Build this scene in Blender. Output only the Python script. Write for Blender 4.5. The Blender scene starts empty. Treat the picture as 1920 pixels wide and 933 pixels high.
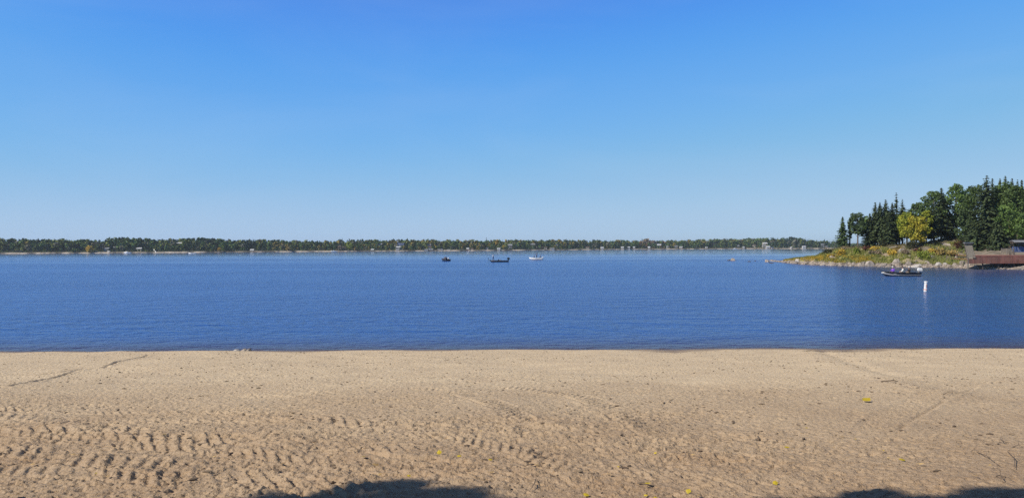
import bpy, math, random
import numpy as np
from mathutils import Vector, Matrix, Quaternion

R = math.radians
S = bpy.context.scene
COL = S.collection

# ------------------------------------------------------------------ camera
W0, H0, F = 1920.0, 933.0, 1450.0
CAMZ = 4.0
cam_d = bpy.data.cameras.new('camera'); cam = bpy.data.objects.new('camera', cam_d); COL.objects.link(cam)
cam_d.sensor_width = 36.0; cam_d.lens = F / W0 * 36.0; cam_d.clip_start = 0.1; cam_d.clip_end = 40000
PITCH, ROLL = -0.154, -0.2
cam.location = (0, 0, CAMZ)
CR = Matrix.Rotation(R(90 + PITCH), 3, 'X') @ Matrix.Rotation(R(ROLL), 3, 'Z')
cam.rotation_euler = CR.to_euler()
S.camera = cam

# ------------------------------------------------------------------ sky, sun, exposure
SUN_EL, SUN_AZ = 40.0, 245.0            # azimuth clockwise from +Y (straight ahead): left and a little behind
sun_dir = Vector((math.sin(R(SUN_AZ)) * math.cos(R(SUN_EL)), math.cos(R(SUN_AZ)) * math.cos(R(SUN_EL)), math.sin(R(SUN_EL))))
wd = bpy.data.worlds.new('World'); S.world = wd; wd.use_nodes = True
nt = wd.node_tree; nt.nodes.clear()
sky = nt.nodes.new('ShaderNodeTexSky'); sky.sky_type = 'NISHITA'; sky.sun_disc = False
sky.sun_elevation = R(SUN_EL); sky.sun_rotation = R(SUN_AZ)
sky.altitude = 300; sky.air_density = 0.7; sky.dust_density = 0.0; sky.ozone_density = 4.0
# colour response of the phone camera to the sky (one curve per channel, same in every direction)
def vmul(k):
    n = nt.nodes.new('ShaderNodeVectorMath'); n.operation = 'SCALE'; n.inputs['Scale'].default_value = k; return n
pre, post = vmul(0.1), vmul(10.0)
cv = nt.nodes.new('ShaderNodeRGBCurve'); cm = cv.mapping; cm.use_clip = False; cm.extend = 'HORIZONTAL'
for ch, pts in enumerate([[(0, 0), (.05, .048), (.100, .080), (.155, .152), (.413, .37), (.67, .44), (1.0, .52)],
                          [(0, 0), (.11, .07), (.14, .15), (.183, .286), (.28, .42), (.605, .57), (.76, .60), (1.0, .66)],
                          [(0, 0), (.15, .04), (.22, .095), (.30, .42), (.362, .82), (.503, .85), (.70, .80), (1.0, .82)]]):
    c = cm.curves[ch]; c.points[0].location = pts[0]; c.points[1].location = pts[-1]
    for p in pts[1:-1]: c.points.new(*p)
cm.update()
bg = nt.nodes.new('ShaderNodeBackground'); bg.inputs['Strength'].default_value = 0.1
wo = nt.nodes.new('ShaderNodeOutputWorld')
nt.links.new(sky.outputs[0], pre.inputs[0]); nt.links.new(pre.outputs[0], cv.inputs['Color'])
# very thin high cirrus veil
tcw = nt.nodes.new('ShaderNodeTexCoord'); mpw = nt.nodes.new('ShaderNodeMapping'); mpw.inputs['Scale'].default_value = (1.2, 1.0, 4.5); mpw.inputs['Rotation'].default_value = (0, R(28), 0)
nzw = nt.nodes.new('ShaderNodeTexNoise'); nzw.inputs['Scale'].default_value = 2.2; nzw.inputs['Detail'].default_value = 6; nzw.inputs['Distortion'].default_value = .6
mrw = nt.nodes.new('ShaderNodeMapRange'); mrw.inputs[1].default_value = .45; mrw.inputs[2].default_value = .8; mrw.inputs[3].default_value = 0; mrw.inputs[4].default_value = .09
mxw = nt.nodes.new('ShaderNodeMix'); mxw.data_type = 'RGBA'; mxw.inputs[7].default_value = (.62, .72, .84, 1)
nt.links.new(tcw.outputs['Generated'], mpw.inputs[0]); nt.links.new(mpw.outputs[0], nzw.inputs['Vector']); nt.links.new(nzw.outputs[0], mrw.inputs[0]); nt.links.new(mrw.outputs[0], mxw.inputs[0])
nt.links.new(cv.outputs[0], mxw.inputs[6]); nt.links.new(mxw.outputs[2], post.inputs[0]); nt.links.new(post.outputs[0], bg.inputs[0]); nt.links.new(bg.outputs[0], wo.inputs[0])
sl = bpy.data.lights.new('sun', 'SUN'); sl.energy = 5.0; sl.angle = R(0.5); sl.color = (1.0, 0.915, 0.78)
so = bpy.data.objects.new('sun', sl); COL.objects.link(so)
so.rotation_euler = sun_dir.to_track_quat('Z', 'Y').to_euler()
S.view_settings.view_transform = 'Standard'; S.view_settings.look = 'None'
S.view_settings.exposure = 0.0; S.view_settings.gamma = 1.0; S.view_settings.use_curve_mapping = False
S.render.engine = 'CYCLES'
S.cycles.max_bounces = 5; S.cycles.diffuse_bounces = 2; S.cycles.glossy_bounces = 3; S.cycles.transmission_bounces = 2
S.cycles.transparent_max_bounces = 4; S.cycles.volume_bounces = 0
S.cycles.use_denoising = False; S.cycles.denoiser = 'OPENIMAGEDENOISE'; S.cycles.denoising_input_passes = 'RGB_ALBEDO_NORMAL'; S.cycles.sample_clamp_indirect = 1.5

# ------------------------------------------------------------------ pixel -> place helpers (full-size photo pixels)
def rdir(px, py):
    v = CR @ Vector(((px - W0 / 2) / F, -(py - H0 / 2) / F, -1.0)); return v / v.y
def at(px, py, d):
    v = rdir(px, py); return Vector((v.x * d, d, CAMZ + v.z * d))
def on_water(px, py, z=0.0):
    v = rdir(px, py); d = (z - CAMZ) / v.z; return Vector((v.x * d, d, z))
SLOPE, SHORE = 0.0913, 30.2
def on_sand(px, py):
    v = rdir(px, py); d = (CAMZ - SLOPE * SHORE) / (-v.z - SLOPE); return Vector((v.x * d, d, 0))

# ------------------------------------------------------------------ numpy noise
_rs = np.random.RandomState(7)
_T = _rs.rand(256, 256)
def vnoise(x, y):
    xi = np.floor(x).astype(np.int64); yi = np.floor(y).astype(np.int64)
    fx = x - xi; fy = y - yi; fx = fx * fx * (3 - 2 * fx); fy = fy * fy * (3 - 2 * fy)
    a = _T[xi & 255, yi & 255]; b = _T[(xi + 1) & 255, yi & 255]; c = _T[xi & 255, (yi + 1) & 255]; e = _T[(xi + 1) & 255, (yi + 1) & 255]
    return (a * (1 - fx) + b * fx) * (1 - fy) + (c * (1 - fx) + e * fx) * fy
def fbm(x, y, o=4, g=0.5):
    s = 0; a = 1; t = 0
    for i in range(o):
        s = s + a * vnoise(x * 2 ** i + 17.3 * i, y * 2 ** i + 9.1 * i); t += a; a *= g
    return s / t
def sstep(a, b, x):
    t = np.clip((x - a) / (b - a), 0, 1); return t * t * (3 - 2 * t)

# ------------------------------------------------------------------ materials
def new_mat(name):
    m = bpy.data.materials.new(name); m.use_nodes = True
    n = m.node_tree.nodes; b = n['Principled BSDF']; return m, m.node_tree, b
def mat(name, c1, c2=None, rough=0.8, scale=3.0, bump=0.0, bscale=None, rnd=0.0, metal=0.0, detail=4.0, spec=None, coord='Object', stretch=(1, 1, 1)):
    m, t, b = new_mat(name)
    if c2 is None: c2 = tuple(c * 0.72 for c in c1)
    tc = t.nodes.new('ShaderNodeTexCoord'); mp = t.nodes.new('ShaderNodeMapping'); mp.inputs['Scale'].default_value = stretch
    if coord == 'World':
        ge = t.nodes.new('ShaderNodeNewGeometry'); t.links.new(ge.outputs['Position'], mp.inputs[0])
    else: t.links.new(tc.outputs[coord], mp.inputs[0])
    nz = t.nodes.new('ShaderNodeTexNoise'); nz.inputs['Scale'].default_value = scale; nz.inputs['Detail'].default_value = detail
    t.links.new(mp.outputs[0], nz.inputs['Vector'])
    rp = t.nodes.new('ShaderNodeValToRGB'); rp.color_ramp.elements[0].position = 0.32; rp.color_ramp.elements[1].position = 0.68
    rp.color_ramp.elements[0].color = (*c2, 1); rp.color_ramp.elements[1].color = (*c1, 1)
    t.links.new(nz.outputs['Fac'], rp.inputs[0]); out = rp.outputs[0]
    if rnd:
        oi = t.nodes.new('ShaderNodeObjectInfo'); mr = t.nodes.new('ShaderNodeMapRange')
        mr.inputs['To Min'].default_value = 1 - rnd; mr.inputs['To Max'].default_value = 1 + rnd
        t.links.new(oi.outputs['Random'], mr.inputs[0])
        h = t.nodes.new('ShaderNodeHueSaturation'); t.links.new(mr.outputs[0], h.inputs['Value']); t.links.new(out, h.inputs['Color']); out = h.outputs[0]
    t.links.new(out, b.inputs['Base Color'])
    b.inputs['Roughness'].default_value = rough; b.inputs['Metallic'].default_value = metal
    if spec is not None: b.inputs['Specular IOR Level'].default_value = spec
    if bump:
        n2 = t.nodes.new('ShaderNodeTexNoise'); n2.inputs['Scale'].default_value = bscale or scale * 3; n2.inputs['Detail'].default_value = 5
        t.links.new(mp.outputs[0], n2.inputs['Vector'])
        bp = t.nodes.new('ShaderNodeBump'); bp.inputs['Distance'].default_value = bump
        t.links.new(n2.outputs['Fac'], bp.inputs['Height']); t.links.new(bp.outputs[0], b.inputs['Normal'])
    return m
def leaf_mat(name, c1, c2, scale=0.8, rnd=0.15, trans=0.25):
    """foliage: two tones in clumps, a little light passing through the leaves"""
    m = mat(name, c1, c2, rough=0.6, scale=scale, rnd=rnd, spec=0.25, coord='World', detail=3)
    t = m.node_tree; b = t.nodes['Principled BSDF']; out = t.nodes['Material Output']
    tr = t.nodes.new('ShaderNodeBsdfTranslucent'); mx = t.nodes.new('ShaderNodeMixShader'); mx.inputs[0].default_value = trans
    src = b.inputs['Base Color'].links[0].from_socket
    t.links.new(src, tr.inputs['Color']); t.links.new(b.outputs[0], mx.inputs[1]); t.links.new(tr.outputs[0], mx.inputs[2]); t.links.new(mx.outputs[0], out.inputs[0])
    return m

M = {}
M['bark'] = mat('bark', (0.16, 0.12, 0.09), (0.07, 0.055, 0.045), 0.9, 6)
M['birch'] = mat('birch_bark', (0.5, 0.47, 0.42), (0.16, 0.14, 0.12), 0.8, 5)
M['spruce'] = leaf_mat('spruce_needles', (0.11, 0.145, 0.06), (0.05, 0.075, 0.036), 1.2, 0.2, 0.1)
M['pine'] = leaf_mat('pine_needles', (0.12, 0.175, 0.06), (0.055, 0.09, 0.04), 1.0, 0.2, 0.15)
M['aspen'] = leaf_mat('aspen_leaves', (0.17, 0.26, 0.06), (0.085, 0.14, 0.04), 0.7, 0.15)
M['poplar'] = leaf_mat('poplar_leaves', (0.135, 0.20, 0.055), (0.06, 0.10, 0.033), 0.6, 0.15)
M['birchy'] = leaf_mat('yellow_birch_leaves', (0.42, 0.42, 0.04), (0.22, 0.27, 0.04), 0.6, 0.1)
M['gold'] = leaf_mat('golden_leaves', (0.46, 0.37, 0.04), (0.27, 0.29, 0.04), 0.5, 0.1)
M['b_yellow'] = leaf_mat('yellow_bush_leaves', (0.70, 0.48, 0.06), (0.40, 0.30, 0.06), 2.0, 0.15)
M['b_orange'] = leaf_mat('orange_bush_leaves', (0.48, 0.33, 0.10), (0.30, 0.25, 0.10), 2.0, 0.15)
M['b_red'] = leaf_mat('red_bush_leaves', (0.20, 0.06, 0.04), (0.09, 0.04, 0.03), 2.0, 0.15)
M['b_green'] = leaf_mat('green_bush_leaves', (0.32, 0.38, 0.05), (0.18, 0.23, 0.04), 2.0, 0.15)
M['b_olive'] = leaf_mat('olive_bush_leaves', (0.10, 0.10, 0.04), (0.05, 0.06, 0.03), 2.0, 0.15)
M['b_tan'] = leaf_mat('dry_bush_leaves', (0.33, 0.26, 0.18), (0.20, 0.16, 0.11), 2.0, 0.15)
M['rock'] = mat('granite', (0.40, 0.35, 0.30), (0.20, 0.17, 0.14), 0.85, 1.6, 0.05, 5, rnd=0.2)
M['rock_pale'] = mat('pale_granite', (0.52, 0.49, 0.44), (0.32, 0.29, 0.26), 0.85, 1.6, 0.05, 5, rnd=0.1)
M['rock_dark'] = mat('wet_stone', (0.10, 0.085, 0.07), (0.05, 0.045, 0.04), 0.6, 4, 0.03)
M['white'] = mat('white_paint', (0.80, 0.80, 0.78), (0.70, 0.70, 0.68), 0.5, 2)
M['oldwhite'] = mat('weathered_white_siding', (0.56, 0.55, 0.53), (0.42, 0.42, 0.40), 0.7, 2)
M['cream'] = mat('cream_siding', (0.55, 0.50, 0.42), (0.45, 0.41, 0.34), 0.7, 2)
M['greyw'] = mat('grey_siding', (0.32, 0.33, 0.34), (0.22, 0.23, 0.24), 0.7, 2)
M['redw'] = mat('red_siding', (0.32, 0.10, 0.08), (0.22, 0.07, 0.06), 0.7, 2)
M['greenw'] = mat('green_siding', (0.16, 0.20, 0.14), (0.10, 0.13, 0.09), 0.7, 2)
M['brownw'] = mat('brown_siding', (0.20, 0.13, 0.09), (0.12, 0.08, 0.06), 0.7, 2)
M['roof_grey'] = mat('grey_shingles', (0.26, 0.27, 0.29), (0.18, 0.19, 0.20), 0.8, 3)
M['roof_blue'] = mat('blue_metal_roof', (0.10, 0.13, 0.24), (0.07, 0.09, 0.18), 0.5, 3)
M['roof_white'] = mat('white_metal_roof', (0.66, 0.67, 0.68), (0.52, 0.53, 0.54), 0.4, 3)
M['roof_brown'] = mat('brown_shingles', (0.16, 0.11, 0.08), (0.10, 0.07, 0.055), 0.8, 3)
M['glass'] = mat('window_glass', (0.03, 0.04, 0.05), (0.02, 0.025, 0.03), 0.08, 2)
M['deckred'] = mat('red_stained_boards', (0.29, 0.115, 0.085), (0.15, 0.065, 0.05), 0.75, 1.2, 0.01, 6, stretch=(1, 1, 0.35))
M['decktop'] = mat('faded_red_boards', (0.40, 0.14, 0.11), (0.28, 0.10, 0.08), 0.75, 1.5)
M['wood'] = mat('weathered_wood', (0.28, 0.25, 0.20), (0.15, 0.13, 0.10), 0.85, 2.5, stretch=(4, 4, 0.5))
M['darkwood'] = mat('dark_timber', (0.10, 0.08, 0.065), (0.05, 0.04, 0.035), 0.85, 3)
M['blue_cloth'] = mat('blue_canvas', (0.10, 0.15, 0.30), (0.05, 0.08, 0.17), 0.8, 3)
M['black'] = mat('black_plastic', (0.015, 0.016, 0.02), (0.010, 0.011, 0.014), 0.35, 3)
M['navy'] = mat('dark_hull_paint', (0.022, 0.025, 0.035), (0.015, 0.017, 0.025), 0.35, 3)
M['alu'] = mat('aluminium', (0.70, 0.71, 0.72), (0.55, 0.56, 0.58), 0.35, 4, metal=0.3)
M['hullwhite'] = mat('white_gelcoat', (0.82, 0.82, 0.80), (0.75, 0.75, 0.73), 0.25, 2)
M['grey'] = mat('grey_vinyl', (0.30, 0.30, 0.31), (0.20, 0.20, 0.21), 0.6, 4)
M['skin'] = mat('skin', (0.52, 0.33, 0.24), (0.45, 0.28, 0.20), 0.6, 8)
M['hair'] = mat('hair', (0.06, 0.04, 0.03), (0.03, 0.02, 0.015), 0.7, 20)
M['eye'] = mat('eye', (0.03, 0.02, 0.02), (0.02, 0.02, 0.02), 0.2, 8)
M['orange'] = mat('orange_marking', (0.75, 0.16, 0.03), (0.65, 0.14, 0.03), 0.5, 5)
for nm, c in dict(purple=(0.16, 0.06, 0.50), cloth_white=(0.78, 0.77, 0.74), cloth_black=(0.015, 0.015, 0.02), denim=(0.05, 0.07, 0.14), khaki=(0.35, 0.28, 0.18), cloth_red=(0.4, 0.05, 0.04), cloth_navy=(0.02, 0.03, 0.08), cloth_tan=(0.42, 0.30, 0.22)).items():
    M[nm] = mat(nm + '_fabric' if not nm.startswith('cloth') else nm, c, tuple(x * .8 for x in c), 0.9, 6)
M['leaf'] = leaf_mat('fallen_yellow_leaf', (0.62, 0.46, 0.03), (0.42, 0.33, 0.04), 9, 0.2, 0.2)
M['leaf_tan'] = leaf_mat('fallen_dry_leaf', (0.55, 0.40, 0.20), (0.42, 0.28, 0.12), 9, 0.2, 0.2)
M['twig'] = mat('twig_bark', (0.20, 0.15, 0.11), (0.05, 0.035, 0.025), 0.9, 20)

# ------------------------------------------------------------------ object helpers
def mesh_obj(name, V, Fc, m, parent=None, smooth=False):
    me = bpy.data.meshes.new(name); me.from_pydata([tuple(v) for v in V], [], Fc); me.update()
    if isinstance(m, (list, tuple)):
        for x in m: me.materials.append(x)
    elif m is not None: me.materials.append(m)
    if smooth: me.polygons.foreach_set('use_smooth', [True] * len(me.polygons))
    o = bpy.data.objects.new(name, me); COL.objects.link(o)
    if parent: o.parent = parent
    return o
def fast_mesh(name, V, Q, m, parent=None, smooth=False):
    """numpy verts (n,3) and quads/tris (k,4|3)"""
    me = bpy.data.meshes.new(name); n, k = len(V), len(Q); w = Q.shape[1]
    me.vertices.add(n); me.vertices.foreach_set('co', np.ascontiguousarray(V, dtype=np.float32).ravel())
    me.loops.add(k * w); me.loops.foreach_set('vertex_index', np.ascontiguousarray(Q, dtype=np.int32).ravel())
    me.polygons.add(k); me.polygons.foreach_set('loop_start', np.arange(0, k * w, w, dtype=np.int32))
    try: me.polygons.foreach_set('loop_total', np.full(k, w, dtype=np.int32))
    except Exception: pass
    me.polygons.foreach_set('use_smooth', np.full(k, smooth))
    me.update(calc_edges=True); me.validate()
    if m: me.materials.append(m)
    o = bpy.data.objects.new(name, me); COL.objects.link(o)
    if parent: o.parent = parent
    return o
def tag(o, label=None, cat=None, group=None, kind=None):
    if label: o['label'] = label
    if cat: o['category'] = cat
    if group: o['group'] = group
    if kind: o['kind'] = kind
    return o
def empty(name, loc, rz=0.0, sc=1.0):
    o = bpy.data.objects.new(name, None); COL.objects.link(o); o.location = loc; o.rotation_euler = (0, 0, rz); o.scale = (sc,) * 3
    o.empty_display_size = 0.2; return o
def copy_tree(o, parent=None):
    c = o.copy(); COL.objects.link(c); c.parent = parent
    for k in ('label', 'group'):
        if k in c and parent is None: del c[k]
    for ch in list(o.children): copy_tree(ch, c)
    return c
class MB:
    def __init__(s): s.V = []; s.F = []
    def add(s, V, Fc):
        b = len(s.V); s.V += [Vector(v) for v in V]; s.F += [tuple(i + b for i in f) for f in Fc]
    def box(s, c, size, rot=None, taper=1.0):
        x, y, z = [q / 2 for q in size]
        P = [(-x, -y, -z), (x, -y, -z), (x, y, -z), (-x, y, -z), (-x * taper, -y * taper, z), (x * taper, -y * taper, z), (x * taper, y * taper, z), (-x * taper, y * taper, z)]
        P = [Vector(p) for p in P]
        if rot is not None: P = [rot @ p for p in P]
        s.add([p + Vector(c) for p in P], [(0, 3, 2, 1), (4, 5, 6, 7), (0, 1, 5, 4), (1, 2, 6, 5), (2, 3, 7, 6), (3, 0, 4, 7)])
    def tube(s, pts, rad, n=8, cap=True):
        pts = [Vector(p) for p in pts]
        if not isinstance(rad, (list, tuple)): rad = [rad] * len(pts)
        V = []; Fc = []
        for i, p in enumerate(pts):
            d = (pts[min(i + 1, len(pts) - 1)] - pts[max(i - 1, 0)]).normalized()
            a = d.orthogonal().normalized() if i == 0 else (a - d * a.dot(d)).normalized()
            b = d.cross(a)
            for k in range(n):
                t = 2 * math.pi * k / n; V.append(p + (a * math.cos(t) + b * math.sin(t)) * rad[i])
        for i in range(len(pts) - 1):
            for k in range(n):
                Fc.append((i * n + k, i * n + (k + 1) % n, (i + 1) * n + (k + 1) % n, (i + 1) * n + k))
        if cap: Fc.append(tuple(range(n))[::-1]); Fc.append(tuple((len(pts) - 1) * n + k for k in range(n)))
        s.add(V, Fc)
    def build(s, name, m, parent=None, smooth=False): return mesh_obj(name, s.V, s.F, m, parent, smooth)

# ------------------------------------------------------------------ THE BEACH
def sand_base(d):
    z = SLOPE * (SHORE - d)
    z = np.where(d < 6.5, np.minimum(z, 2.163 + 0.25 * (1 - np.exp(-(6.5 - np.minimum(d, 6.5)) * 0.36))), z)
    return z
tracks = []                                         # (polyline in world, half width, tread spacing, depth, kind)
def trk(pts, hw, sp, dep, skew=1.0):
    tracks.append(([on_sand(*p) for p in pts], hw, sp, dep, skew))
trk([(-250, 768), (0, 776), (150, 790), (330, 790), (600, 787), (720, 800)], .24, .20, .028)
trk([(-250, 830), (0, 826), (200, 815), (420, 832), (620, 835), (800, 852)], .26, .21, .032)
trk([(-250, 842), (0, 846), (150, 857), (340, 880), (560, 902), (800, 925)], .22, .19, .034)
trk([(160, 800), (330, 820), (520, 815), (680, 800)], .2, .23, .03)
trk([(-200, 800), (0, 805), (160, 812), (300, 806)], .2, .22, .045)
trk([(300, 772), (450, 775), (620, 772)], .15, .2, .03)
trk([(500, 905), (640, 915), (800, 922), (960, 935)], .18, .17, .022)
trk([(760, 728), (860, 738), (930, 765), (975, 790), (990, 805)], .17, .16, .022)
trk([(940, 722), (1030, 735), (1100, 752), (1170, 780), (1240, 820), (1300, 850)], .19, .17, .022)
trk([(1640, 810), (1665, 788), (1705, 770), (1760, 742), (1830, 715)], .22, .17, .022)
trk([(960, 850), (1100, 835), (1250, 822), (1400, 815)], .25, .3, .02)
for pts in [[(-200, 758), (0, 763), (250, 772), (480, 770)], [(0, 812), (200, 832), (400, 847), (620, 850)], [(300, 838), (500, 856), (720, 872)], [(-100, 870), (60, 880), (220, 893), (400, 915)],
            [(640, 872), (800, 880), (1000, 890), (1180, 880)], [(1000, 828), (1150, 845), (1350, 850), (1500, 872)], [(1080, 868), (1250, 890), (1450, 908)], [(700, 812), (860, 822), (1000, 850), (1120, 905)], [(1300, 800), (1420, 815), (1560, 850)]]:
    trk(pts, .15, .15, .022)
grooves = [([on_sand(*p) for p in q], w, dd) for q, w, dd in [
    ([(20, 728), (45, 722), (90, 708), (150, 692)], .05, .035), ([(195, 688), (215, 678), (280, 665)], .05, .035), ([(60, 700), (110, 696), (160, 690)], .08, .03),
    ([(1500, 655), (1545, 680), (1640, 705), (1710, 735)], .35, -.03), ([(1540, 655), (1600, 680), (1700, 710)], .2, .025),
    ([(1000, 800), (1100, 805), (1180, 795)], .15, -.04), ([(640, 850), (760, 857), (860, 862)], .07, .04), ([(700, 803), (830, 800)], .05, .04)]]
def seg_dist(X, Y, pts):
    best = np.full(X.shape, 1e9); along = np.zeros(X.shape); side = np.zeros(X.shape); L = 0.0
    for a, b in zip(pts[:-1], pts[1:]):
        dx, dy = b.x - a.x, b.y - a.y; l = math.hypot(dx, dy)
        t = np.clip(((X - a.x) * dx + (Y - a.y) * dy) / (l * l), 0, 1)
        ex, ey = X - a.x - t * dx, Y - a.y - t * dy; dd = np.hypot(ex, ey)
        m = dd < best; best = np.where(m, dd, best); along = np.where(m, L + t * l, along)
        side = np.where(m, (dx * ey - dy * ex) / l, side); L += l
    return best, along, side, L
def sand_height(X, Y):
    h = (fbm(X * .35, Y * .35, 3) - .5) * .16
    near = 1 - sstep(9, 17, Y)
    rough = np.clip(fbm(X * .5 + 40, Y * .8, 3) * 2.4 - .7, 0, 1) * (0.35 + 0.65 * near)
    left = sstep(2, -6, X)
    rough = np.clip(rough * .5 + .2 * near * (0.3 + left * .7), 0, .7)
    # bare trampled band straight ahead near the bottom of the frame
    rough = np.clip(rough + .45 * np.exp(-((X - 1.2) / 2.2) ** 2 - ((Y - 7.6) / 1.6) ** 2), 0, 1.3)
    h += (fbm(X * 2.2, Y * 2.6 + 5, 3) - .5) * .045 * (0.25 + rough)
    n1 = fbm(X * 7, Y * 8, 3); h += (n1 - .5) * .034 * (0.28 + rough)
    n2 = vnoise(X * 19, Y * 21 + 3); h -= np.clip(n2 - .62, 0, 1) * .06 * (.40 + rough)     # pits
    n3 = vnoise(X * 34 + 9, Y * 37); h += np.clip(n3 - .66, 0, 1) * .05 * (.40 + rough)     # crumbs
    n4 = vnoise(X * 8.5 + 31, Y * 9.5 + 11); h -= np.clip(n4 - .72, 0, 1) ** 1.0 * .09 * (.15 + rough)
    for pts, hw, sp, dep, skew in tracks:
        xs = [p.x for p in pts]; ys = [p.y for p in pts]; pad = hw * 3
        m = (X > min(xs) - pad) & (X < max(xs) + pad) & (Y > min(ys) - pad) & (Y < max(ys) + pad)
        if not m.any(): continue
        x, y = X[m], Y[m]; wob = (fbm(x * .8, y * .8, 2) - .5) * .2
        dd, al, sd, L = seg_dist(x + wob * .5, y + wob, pts)
        u = sd / hw; inside = 1 - sstep(.85, 1.2, np.abs(u)); ends = sstep(0, .5, al) * sstep(0, .5, L - al)
        ph = (al + 1.1 * skew * sd + vnoise(al * 1.3, al * 0 + skew * 9) * sp * 1.2) / sp; w = ph - np.floor(ph)
        lug = sstep(.0, .7, w) * (1 - sstep(.72, 1.0, w))
        keep = sstep(.28, .5, fbm(x * 1.7 + 3, y * 1.7, 2))
        rim = np.exp(-((np.abs(u) - 1.3) / .22) ** 2)
        hh = np.zeros(x.shape); dep = dep * .66; hh += inside * (-dep * .5 + dep * 1.1 * lug * (1 - .35 * np.abs(u))) * (.35 + .65 * keep) + rim * dep * .5 * keep
        hh -= np.exp(-((u + 1.0) / .16) ** 2) * dep * 1.1 * sstep(.3, .55, vnoise(al * 3.1, al * 0 + skew))
        h[m] += hh * ends
    for pts, hw, dep in grooves:
        dd, al, sd, L = seg_dist(X, Y + (fbm(X * 3, Y * 3, 2) - .5) * .3, pts)
        h -= np.exp(-(dd / hw) ** 2) * dep * (.5 + vnoise(al * 4, al * 0))
        if dep > 0: h += np.exp(-((dd - hw * 1.8) / hw) ** 2) * dep * .35
    fade = 1 - sstep(SHORE - 1.6, SHORE - .1, Y)
    h = h * (.04 + .96 * fade)
    return h
def sand_z(x, y):
    X = np.array([[float(x)]]); Y = np.array([[float(y)]]); return float((sand_base(Y) + sand_height(X, Y))[0, 0])
NR, NC = 980, 1720
dr = 2.4 * (32.5 / 2.4) ** np.linspace(0, 1, NR)
uu = np.linspace(-1.15, 1.15, NC)
Yg, Ug = np.meshgrid(dr, uu, indexing='ij'); Xg = Ug * Yg
_lo = (fbm(Xg * .35, Yg * .35, 3) - .5) * .16 * (.04 + .96 * (1 - sstep(SHORE - 1.6, SHORE - .1, Yg)))
_e = sstep(.95, 1.10, np.abs(Ug)); _lo = _lo - .10 * sstep(1.11, 1.15, np.abs(Ug))
Zg = sand_base(Yg) + sand_height(Xg, Yg) * (1 - _e) + _lo * _e + (fbm(Xg * .3, Xg * 0 + 3, 3) - .5) * .07 * sstep(24, 30, Yg)
idx = np.arange(NR * NC).reshape(NR, NC)
Q = np.stack([idx[:-1, :-1], idx[:-1, 1:], idx[1:, 1:], idx[1:, :-1]], -1).reshape(-1, 4)
beach = fast_mesh('beach', np.stack([Xg, Yg, Zg], -1).reshape(-1, 3), Q, None, smooth=True)
tag(beach, kind='structure')
# wide surrounding ground: one coarse sheet out to the sides and behind the camera, set under the fine one
xs = np.concatenate([np.linspace(-300, -40, 30), np.linspace(-38, 38, 60), np.linspace(40, 300, 30)])
ys = np.concatenate([np.linspace(-300, -12, 24), np.linspace(-10, 33, 70)])
Xs, Ys = np.meshgrid(xs, ys, indexing='xy')
Zs = sand_base(np.maximum(Ys, 0)) + (fbm(Xs * .35, Ys * .35, 3) - .5) * .16 * (1 - sstep(27, 30, Ys)) + np.clip(-Ys - 8, 0, 400) * .03
inside = (np.abs(Xs) < 1.08 * np.maximum(Ys, 0) - 2.6) & (Ys > 4.5) & (Ys < 32)
Zs = Zs - np.where(inside, .30, .012)
i2 = np.arange(Xs.size).reshape(Xs.shape)
Q = np.stack([i2[:-1, :-1], i2[:-1, 1:], i2[1:, 1:], i2[1:, :-1]], -1).reshape(-1, 4)
ground = fast_mesh('ground', np.stack([Xs, Ys, Zs], -1).reshape(-1, 3), Q, None, smooth=True); tag(ground, kind='structure')

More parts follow.
